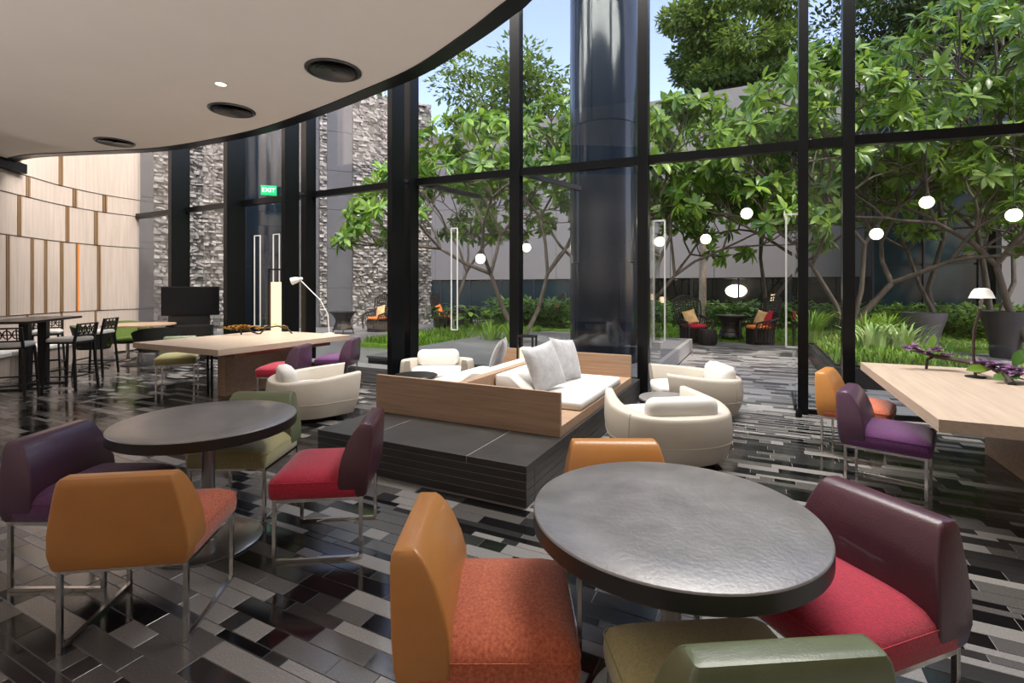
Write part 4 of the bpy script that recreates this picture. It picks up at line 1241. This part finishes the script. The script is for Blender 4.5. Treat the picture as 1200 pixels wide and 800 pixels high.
def scatter_tree(name, base, zc, rx, rz, n, size, m, seed, label, trunk_r=0.25, dens=0.5, clumps=26, ry=None):
    rng = random.Random(seed)
    root = empty(name, base, 0, label, 'tree')
    ry = ry or rx
    cl = []
    for _ in range(clumps):
        while True:
            v = Vector((rng.uniform(-1, 1), rng.uniform(-1, 1), rng.uniform(-0.8, 1)))
            if 0.35 < v.length < 1: break
        cl.append((Vector((v.x * rx, v.y * ry, zc + v.z * rz)), rng.uniform(0.22, 0.36) * rx))
    wood = MB()
    wood.tube([(0, 0, 0), (0.2, 0.1, zc * 0.5), (0, 0, zc - rz * 0.4)], [trunk_r, trunk_r * 0.8, trunk_r * 0.6], 8)
    for c, r in cl:
        wood.tube([(0, 0, zc - rz * 0.75), tuple(c * 0.5 + Vector((0, 0, zc - rz * 0.5)) * 0.5), tuple(c)], [trunk_r * 0.4, trunk_r * 0.25, trunk_r * 0.08], 5)
    wood.build('trunk', 'bark', root, smooth=60)
    V = []; F = []
    for i in range(n):
        c, r = cl[rng.randrange(len(cl))]
        while True:
            v = Vector((rng.gauss(0, 1), rng.gauss(0, 1), rng.gauss(0, 1)))
            if v.length > 0.01: break
        v.normalize()
        rad = r * (rng.random() ** 0.4)
        p = c + Vector((v.x * rad, v.y * rad, v.z * rad * 0.5))
        d = (v + Vector((rng.uniform(-.8, .8), rng.uniform(-.8, .8), rng.uniform(-.7, .3)))).normalized()
        u = d.cross(Vector((rng.uniform(-.4, .4), rng.uniform(-.4, .4), 1)))
        if u.length < 1e-3: continue
        u.normalize(); s = size * rng.uniform(0.7, 1.3)
        b = len(V)
        k = d.cross(u) * s * 0.08
        V += [tuple(p), tuple(p + d * s * 0.5 + u * s * 0.22 + k), tuple(p + d * s), tuple(p + d * s * 0.5 - u * s * 0.22 + k)]
        F += [(b, b + 1, b + 2), (b, b + 2, b + 3)]
    q = MB(); q.v = V; q.f = F; q.mi = [0] * len(F)
    tag(q.build('foliage', m, root, smooth=0), kind='stuff')
    return root
x, y = at(852, 31)
scatter_tree('rain_tree', (x, y, 0), 16.2, 4.2, 3.9, 22000, 0.40, 'leaf_rain', 1, 'broad dome crowned tree rising above the grey building', clumps=60)
x, y = at(592, 33)
scatter_tree('rain_tree', (x, y, 0), 12.6, 5.4, 4.2, 9000, 0.42, 'leaf_rain', 2, 'airy spreading tree above the grey wall left of the navy column', clumps=60)
x, y = at(1130, 29)
scatter_tree('rain_tree', (x, y, 0), 18.0, 7.4, 4.0, 20000, 0.40, 'leaf_dark', 3, 'dark dense tree canopy at upper right corner', clumps=70, ry=4)
x, y = at(440, 30)
scatter_tree('rain_tree', (x, y, 0), 11.3, 3.4, 2.2, 3500, 0.42, 'leaf_mid', 4, 'small tree top showing above the rough stone wall', clumps=24)
x, y = at(985, 30)
scatter_tree('rain_tree', (x, y, 0), 12.6, 3.6, 2.4, 6000, 0.42, 'leaf_mid', 6, 'leafy tree top between the two mullions right of the doorway', clumps=30)

def hedge(name, x0, x1, y0, y1, z0, h, n, size, m, seed, label=None, cat=None):
    rng = random.Random(seed)
    V = []; F = []
    for i in range(n):
        p = Vector((rng.uniform(x0, x1), rng.uniform(y0, y1), z0 + h * rng.random() ** 0.6 * (0.75 + 0.25 * math.sin(i))))
        a = rng.uniform(0, 2 * math.pi); d = Vector((math.cos(a), math.sin(a), rng.uniform(-0.3, 0.9))).normalized()
        u = d.cross(Vector((0, 0, 1))).normalized(); s = size * rng.uniform(0.6, 1.3); b = len(V); k = d.cross(u) * s * 0.1
        V += [tuple(p), tuple(p + d * s * 0.5 + u * s * 0.25 + k), tuple(p + d * s), tuple(p + d * s * 0.5 - u * s * 0.25 + k)]
        F += [(b, b + 1, b + 2), (b, b + 2, b + 3)]
    q = MB(); q.v = V; q.f = F; q.mi = [0] * len(F)
    return tag(q.build(name, m, None, smooth=0), label, cat, None, 'stuff')
hedge('hedge', -8, 8, 20.2, 22.4, 0.0, 0.95, 9000, 0.22, 'leaf_mid', 1, 'mixed leafy hedge along the foot of the grey building', 'hedge')
hedge('hedge', -3, 5.4, 24.3, 25.0, 10.3, 1.1, 3500, 0.3, 'leaf_dark', 2, 'row of shrubs along the top of the grey building', 'hedge')
hedge('hedge', -9.2, -6.0, 16.0, 18.5, 0.0, 1.1, 3500, 0.25, 'leaf_mid', 3, 'low shrubs at the foot of the stone wall end', 'hedge')
hedge('hedge', 5, 12, 17.5, 20.5, 0.0, 1.0, 5000, 0.25, 'leaf_mid', 4, 'dark green shrubs behind the planters at the right', 'hedge')

def blades(name, x0, x1, y0, y1, z0, h, n, m, seed, w=0.02, parent=None, lean=0.35):
    rng = random.Random(seed); V = []; F = []
    for i in range(n):
        x, y = rng.uniform(x0, x1), rng.uniform(y0, y1); a = rng.uniform(0, 6.283); H = h * rng.uniform(0.5, 1.2)
        dx, dy = math.cos(a), math.sin(a); l = H * rng.uniform(0.1, lean * 2); b = len(V)
        V += [(x - dy * w, y + dx * w, z0), (x + dy * w, y - dx * w, z0), (x + dx * l * .4 + dy * w * .8, y + dy * l * .4 - dx * w * .8, z0 + H * .6), (x + dx * l * .4 - dy * w * .8, y + dy * l * .4 + dx * w * .8, z0 + H * .6), (x + dx * l, y + dy * l, z0 + H)]
        F += [(b, b + 1, b + 2, b + 3), (b + 3, b + 2, b + 4)]
    q = MB(); q.v = V; q.f = F; q.mi = [0] * len(F)
    return tag(q.build(name, m, parent, smooth=0), kind='stuff')
tag(blades('lawn_grass', -4.4, 8, 15.05, 20.2, 0.05, 0.08, 14000, 'leaf_grass', 1), 'short bright lawn grass behind the wicker chairs', 'grass')
tag(blades('bed_grass', 1.06, 2.98, 9.0, 14.05, 0.33, 0.11, 2600, 'leaf_grass', 4, 0.014), 'low grass covering the dark planting bed right of the doorway', 'grass')
tag(blades('ground_cover', -9.1, -6.35, 9.6, 15.0, 0.09, 0.18, 6000, 'leaf_grass', 2, 0.018), 'bright green ground cover along the deck edge at left', 'grass')
def clump(name, px, d, z, n, h, m, label, seed, w=0.022, cat='plant', rad=0.22):
    x, y = at(px, d)
    root = empty(name, (x, y, z), 0, label, cat)
    rng = random.Random(seed); q = MB(); k = 0
    for i in range(n):
        a = rng.uniform(0, 6.283); r = rad * rng.random(); H = h * rng.uniform(0.6, 1.15); l = H * rng.uniform(0.15, 0.75)
        dx, dy = math.cos(a), math.sin(a); p = Vector((dx * r, dy * r, 0)); pts = []
        b = len(q.v); fs = []
        for j in range(6):
            t = j / 5; c = p + Vector((dx * l * t * t, dy * l * t * t, H * (t - 0.28 * t ** 3))); ww = w * (1 - t ** 2 * 0.95)
            pts += [(c.x - dy * ww, c.y + dx * ww, c.z), (c.x + dy * ww, c.y - dx * ww, c.z)]
        for j in range(5): fs.append((2 * j, 2 * j + 1, 2 * j + 3, 2 * j + 2))
        if i < 40:
            o = MB(); o.add(pts, fs); o.build('leaf', m, root, smooth=60)
        else: q.add(pts, fs)
    if q.v: tag(q.build('foliage', m, root, smooth=60), kind='stuff')
    return root
clump('iris_clump', 951, 10.6, 0.33, 90, 0.85, 'leaf_grass', 'tall grassy iris clump between the two mullions', 1)
clump('iris_clump', 1012, 10.2, 0.33, 90, 0.85, 'leaf_grass', 'grassy iris clump at the foot of the leaning trunk', 2)
clump('iris_clump', 1040, 10.6, 0.33, 80, 0.80, 'leaf_grass', 'grassy iris clump right of the leaning trunk', 3)
clump('lily_clump', 1022, 9.5, 0.33, 80, 0.62, 'leaf_variegated', 'pale striped lily clump behind the left corner of the right table', 4, 0.032, rad=0.36)
clump('lily_clump', 1058, 9.4, 0.33, 80, 0.62, 'leaf_variegated', 'pale striped lily clump next to the grey planter', 5, 0.032, rad=0.36)
clump('lily_clump', 600, 11.0, 0.1, 60, 0.8, 'leaf_grass', 'grassy clump at the foot of the forking frangipani', 6, 0.025)
clump('lily_clump', 575, 11.6, 0.1, 60, 0.8, 'leaf_grass', 'grassy clump left of the forking frangipani', 7, 0.025)

def broad_plant(px, d, z, n, h, seed, label, m='leaf_bright', Lf=0.38):
    x, y = at(px, d)
    root = empty('broad_leaf_plant', (x, y, z), 0, label, 'plant', 'broad leaf plants in the garden')
    rng = random.Random(seed); st = MB(); me = leaf_mesh(m, Lf, Lf * 0.5, 0.15, 0.35)
    for i in range(n):
        a = rng.uniform(0, 6.283); H = h * rng.uniform(0.45, 1.0); r = rng.uniform(0.05, 0.35)
        e = Vector((math.cos(a) * r, math.sin(a) * r, H))
        st.tube([(0, 0, 0), tuple(e * 0.6), tuple(e)], 0.008, 4)
        linked('leaf', me, root, orient(e, (math.cos(a), math.sin(a), rng.uniform(-0.1, 0.6)), s=rng.uniform(0.8, 1.25)))
    st.build('stem', 'leaf_mid', root, smooth=0)
GPL = [(535, 17, 'leaf_bright'), (548, 15.5, 'leaf_bright'), (560, 17.5, 'leaf_mid'), (572, 16, 'leaf_bright'), (590, 17, 'leaf_mid'), (515, 16.5, 'leaf_mid'), (778, 16.5, 'leaf_mid'), (790, 17.5, 'leaf_bright'),
       (838, 17.8, 'leaf_bright'), (848, 18.3, 'leaf_bright'), (858, 18.0, 'leaf_variegated'), (868, 18.4, 'leaf_bright'), (880, 18.2, 'leaf_variegated'), (905, 18.0, 'leaf_bright'), (915, 17.2, 'leaf_bright'), (930, 17.5, 'leaf_mid'),
       (950, 17, 'leaf_bright'), (968, 16.5, 'leaf_mid'), (985, 16.8, 'leaf_mid'), (1035, 16, 'leaf_bright'), (1050, 16.4, 'leaf_bright'), (1066, 15.8, 'leaf_bright'), (1095, 16.4, 'leaf_bright'), (1122, 16, 'leaf_bright'), (1138, 16.4, 'leaf_mid'), (1150, 15.6, 'leaf_bright')]
for i, (px, d, m) in enumerate(GPL):
    broad_plant(px, d, 0.05, 18, 0.85, 100 + i, 'broad leafed green plant in the garden border beyond the glass', m)
zones = {}
for o in [o for o in COL.objects if o.name.startswith('broad_leaf_plant')]:
    p = project(*o.location)
    w = ('beyond the glass left of the navy column' if p[0] < 605 else 'behind the left wicker chair' if p[0] < 800 else 'behind the wicker table' if p[0] < 890 else
         'right of the side-on wicker chair' if p[0] < 990 else 'behind the grey planter' if p[0] < 1090 else 'between the two dark planters')
    zones.setdefault(w, []).append((p[0], o))
for w, L in zones.items():
    L.sort(key=lambda t: t[0])
    for k, (_, o) in enumerate(L):
        m = [ch for ch in o.children if ch.name.startswith('leaf')][0].data.materials[0].name
        tone = {'leaf_bright': 'bright green', 'leaf_mid': 'deep green', 'leaf_variegated': 'cream flecked'}[m]
        o['label'] = '%s broad leafed plant %s, %s from left' % (tone, w, ('first', 'second', 'third', 'fourth', 'fifth', 'sixth', 'seventh')[k])
        o['group'] = 'broad leafed plants in the garden'

# ---- tapered planters
def planter(px, d, r, h, m, label):
    x, y = at(px, d)
    t = empty('planter', (x, y, 0), 0, label, 'planter')
    MB().lathe([(r * 0.55, 0), (r * 0.6, 0.05 * h), (r * 0.62, 0.3 * h), (r * 0.78, 0.6 * h), (r * 0.95, 0.85 * h), (r, h), (r * 0.93, h), (r * 0.9, h * 0.9), (0.02, h * 0.88)], 36).build('pot', m, t, smooth=50)
    MB().lathe([(r * 0.91, h * 0.88), (0.02, h * 0.93)], 24).build('soil', 'soil', t)
planter(1082, 11.0, 0.42, 0.95, 'planter_grey', 'grey tapered planter beyond the glass above the orchid branch')
planter(1178, 10.6, 0.42, 1.0, 'planter_dark', 'black tapered planter beyond the glass right of the table lamp')

# ---- wicker furniture on the terrace
def wicker_parts(root, seatm, pil):
    # fan shaped woven back
    H0, H1 = 0.42, 1.28
    def bp(u, v):          # u -1..1, v 0..1
        w = 0.30 + 0.13 * math.sin(min(1, v * 1.15) * math.pi * 0.55)
        top = H1 - 0.16 * u * u
        z = H0 + (top - H0) * v
        return (u * w, -0.30 - 0.14 * v + 0.10 * u * u, z)
    q = MB()
    for i in range(11):
        u = i / 5 - 1
        q.tube([bp(u, k / 7) for k in range(8)], 0.015, 4)
    for k in range(13):
        q.tube([bp(i / 6 - 1, k / 12) for i in range(13)], 0.015 if k < 12 else 0.028, 4)
    for s in (-1, 1): q.tube([bp(s, k / 7) for k in range(8)], 0.022, 5)
    q.build('woven_back', 'wicker', root, smooth=50)
    q = MB()
    def ring(z, sx, sy): return [(sx * math.cos(a * math.pi / 12), sy * math.sin(a * math.pi / 12) - 0.02, z) for a in range(25)]
    for k in range(9):
        t = k / 8; q.tube(ring(0.03 + 0.37 * t, 0.33 + 0.03 * math.cos(t * 6), 0.33), 0.013, 4, False)
    for a in range(24):
        c, s = math.cos(a * math.pi / 12), math.sin(a * math.pi / 12)
        q.tube([(0.34 * c, 0.33 * s - 0.02, 0.0), (0.36 * c, 0.33 * s - 0.02, 0.42)], 0.012, 4)
    q.build('woven_base', 'wicker', root, smooth=50)
    MB().loft([[(0.33 * math.cos(a * math.pi / 12), 0.31 * math.sin(a * math.pi / 12) - 0.02, z) for a in range(24)] for z in (0.05, 0.40)]).build('seat_core', 'wicker', root, smooth=40)
    for s in (-1, 1):
        q = MB()
        top = [(s * 0.38, -0.30, 0.72), (s * 0.43, -0.1, 0.66), (s * 0.43, 0.12, 0.62), (s * 0.40, 0.30, 0.58), (s * 0.36, 0.33, 0.42), (s * 0.34, 0.31, 0.1)]
        q.tube(top, 0.030, 6)
        for k in range(7):
            y = -0.28 + k * 0.09; q.tube([(s * 0.36, y, 0.40), (s * 0.42, y, 0.66 - 0.1 * (k / 6))], 0.012, 4)
        for z in (0.47, 0.53): q.tube([(s * 0.38, -0.3, z + 0.03), (s * 0.41, 0.1, z), (s * 0.37, 0.31, z - 0.03)], 0.010, 4)
        q.build('arm', 'wicker', root, smooth=50)
    L = []
    for z, k in ((0.41, 0.94), (0.43, 1.0), (0.48, 1.0), (0.50, 0.9), (0.505, 0.5)): L.append(rrect(0.56 * k, 0.56 * k, 0.16, z, 0, 0.0, 5))
    MB().loft(L).build('seat_cushion', seatm, root, smooth=60)
wc = {}
def wicker_chair(px, d, a, b, seatm, label, pm, plabel):
    if seatm not in wc:
        o = empty('wicker_armchair'); wicker_parts(o, seatm, pm); wc[seatm] = o
    else: o = copy_tree(wc[seatm])
    x, y = at(px, d); o.location = (x, y, 0); rz = camdir(a, b); o.rotation_euler = (0, 0, rz)
    tag(o, label, 'armchair', 'high backed wicker armchairs outdoors')
    for i, m in enumerate(pm):
        off = Matrix.Rotation(rz, 3, 'Z') @ Vector((0.10 * (i * 2 - 1) if len(pm) > 1 else 0.0, -0.16 + 0.07 * i, 0.69))
        pillow('outdoor_pillow', m, (x + off.x, y + off.y, off.z), (R(20), R(12 - 20 * i), rz), 0.40, 0.40, 0.14, plabel[i], group=None)
wicker_chair(813, 13.6, 0.25, -1, 'red_cushion', 'left wicker armchair on the terrace facing the doorway', ['yellow_cushion'], ['pale yellow pillow on the left wicker armchair'])
wicker_chair(890, 13.2, -1, -0.1, 'orange_cushion', 'wicker armchair seen side on at the right of the wicker table', ['red_cushion', 'yellow_cushion'], ['red pillow against the side-on wicker armchair back', 'pale pillow in front of the red one on the side-on wicker armchair'])
wicker_chair(442, 17.0, -0.6, -1, 'orange_cushion', 'wicker armchair with orange seat before the stone wall', ['yellow_cushion'], ['pale pillow on the wicker armchair by the stone wall'])
wicker_chair(648, 18.5, -1, -0.2, 'red_cushion', 'far wicker armchair seen side on left of the navy column', ['red_cushion'], ['red pillow on the far wicker armchair left of the navy column'])
wicker_chair(520, 18.0, 1, -0.3, 'red_cushion', 'far wicker armchair half hidden by plants near the stone wall end', ['orange_cushion'], ['orange pillow on the wicker armchair among the plants'])
def wicker_table(px, d, label):
    x, y = at(px, d); t = empty('wicker_table', (x, y, 0), 0, label, 'table', 'dark wicker tables outdoors')
    MB().lathe([(0.42, 0.70), (0.43, 0.71), (0.43, 0.735), (0.02, 0.738)], 36).build('table_top', 'planter_dark', t)
    q = MB(); pr = ((0.40, 0.70), (0.26, 0.52), (0.23, 0.42), (0.28, 0.28), (0.32, 0.16))
    for r, z in pr: q.tube([(r * math.cos(a * math.pi / 12), r * math.sin(a * math.pi / 12), z) for a in range(25)], 0.014, 4, False)
    q.lathe([(r * 0.97, z) for r, z in pr], 28, cap=False)
    q.build('woven_body', 'wicker', t, smooth=40)
    for k in range(4):
        a = R(45 + 90 * k); MB().bar((0.28 * math.cos(a), 0.28 * math.sin(a), 0.18), (0.33 * math.cos(a), 0.33 * math.sin(a), 0.0), 0.018).build('leg', 'black_metal', t, smooth=0)
wicker_table(856, 13.9, 'dark wicker table between the two terrace wicker armchairs')
wicker_table(546, 17.5, 'dark table among plants near the end of the stone wall')
wicker_table(402, 16.0, 'dark outdoor table before the flat slabs of the stone wall')
x, y = at(829, 13.0)
t = empty('wicker_footstool', (x, y, 0), 0, 'round woven footstool in front of the left wicker armchair', 'stool')
pr = ((0.19, 0.0), (0.225, 0.06), (0.235, 0.2), (0.225, 0.34), (0.20, 0.40))
MB().lathe([(r * 0.95, z) for r, z in pr], 28).build('core', 'wicker', t)
q = MB()
for k in range(9):
    z = 0.02 + k * 0.047; r = 0.232 - 0.03 * abs(k / 4 - 1) ** 3
    q.tube([(r * math.cos(a * math.pi / 12), r * math.sin(a * math.pi / 12), z) for a in range(25)], 0.012, 4, False)
for a in range(20):
    q.tube([((r + 0.004) * math.cos(a * math.pi / 10), (r + 0.004) * math.sin(a * math.pi / 10), z) for r, z in pr], 0.010, 4)
q.build('woven_cover', 'wicker', t, smooth=50)

# ---- globe lamps hung among the trees
for px, py, d, label in ((875, 250, 10.0, 'glowing globe lamp hanging in the doorway tree, upper right'), (827, 280, 11.0, 'glowing globe lamp in front of the pale trunk'),
                         (1027, 274, 9.5, 'glowing globe lamp right of the wide mullion'), (1086, 237, 9.0, 'glowing globe lamp, highest of those at the right'),
                         (1188, 252, 8.5, 'glowing globe lamp near the right edge of the photo'), (563, 303, 11.0, 'glowing globe lamp beside the forking frangipani trunk'),
                         (617, 290, 12.5, 'glowing globe lamp half hidden by the mullion left of the column'), (773, 283, 11.0, 'glowing globe lamp just inside the left door leaf')):
    x, y = at(px, d); z = 1.5 - (py - 337) * d / 580
    g = empty('globe_lamp', (x, y, z), 0, label, 'lamp', 'globe lamps in the garden trees')
    MB().sphere((0, 0, 0), 0.11, 20, 12).build('globe', 'lit_globe', g)
    MB().lathe([(0.05, 0.098), (0.05, 0.15), (0.015, 0.17)], 14).build('cap', 'black_metal', g)
    MB().tube([(0, 0, 0.16), (0, 0, 5.0 - z)], 0.006, 5).build('cord', 'black_metal', g)

# ---- lights and furniture seen inside the far building
x, y = 0.4, 25.2
ol = empty('oval_pendant', (-0.95, 25.3, 1.35), 0, 'white oval lamp glowing inside the far building', 'lamp')
MB().sphere((0, 0, 0), 0.46, 24, 12, sz=0.65).build('shade', 'lit_globe', ol)
MB().tube([(0, 0, 0.28), (0, 0, 0.85)], 0.01, 5).build('cord', 'black_metal', ol)
for u, z in ((-4.3, 0.75), (0.6, 0.9)):
    il = empty('interior_lamp', (u, 25.2, 0), 0, 'small warm lamp behind the glass of the far building, ' + ('left of the pale trunk' if u < 0 else 'right of the oval lamp'), 'lamp')
    MB().lathe([(0.12, 0), (0.12, 0.02), (0.015, 0.03), (0.015, z)], 14).build('stand', 'black_metal', il)
    MB().lathe([(0.14, z), (0.10, z + 0.3)], 16).build('shade', 'lamp_shade', il)
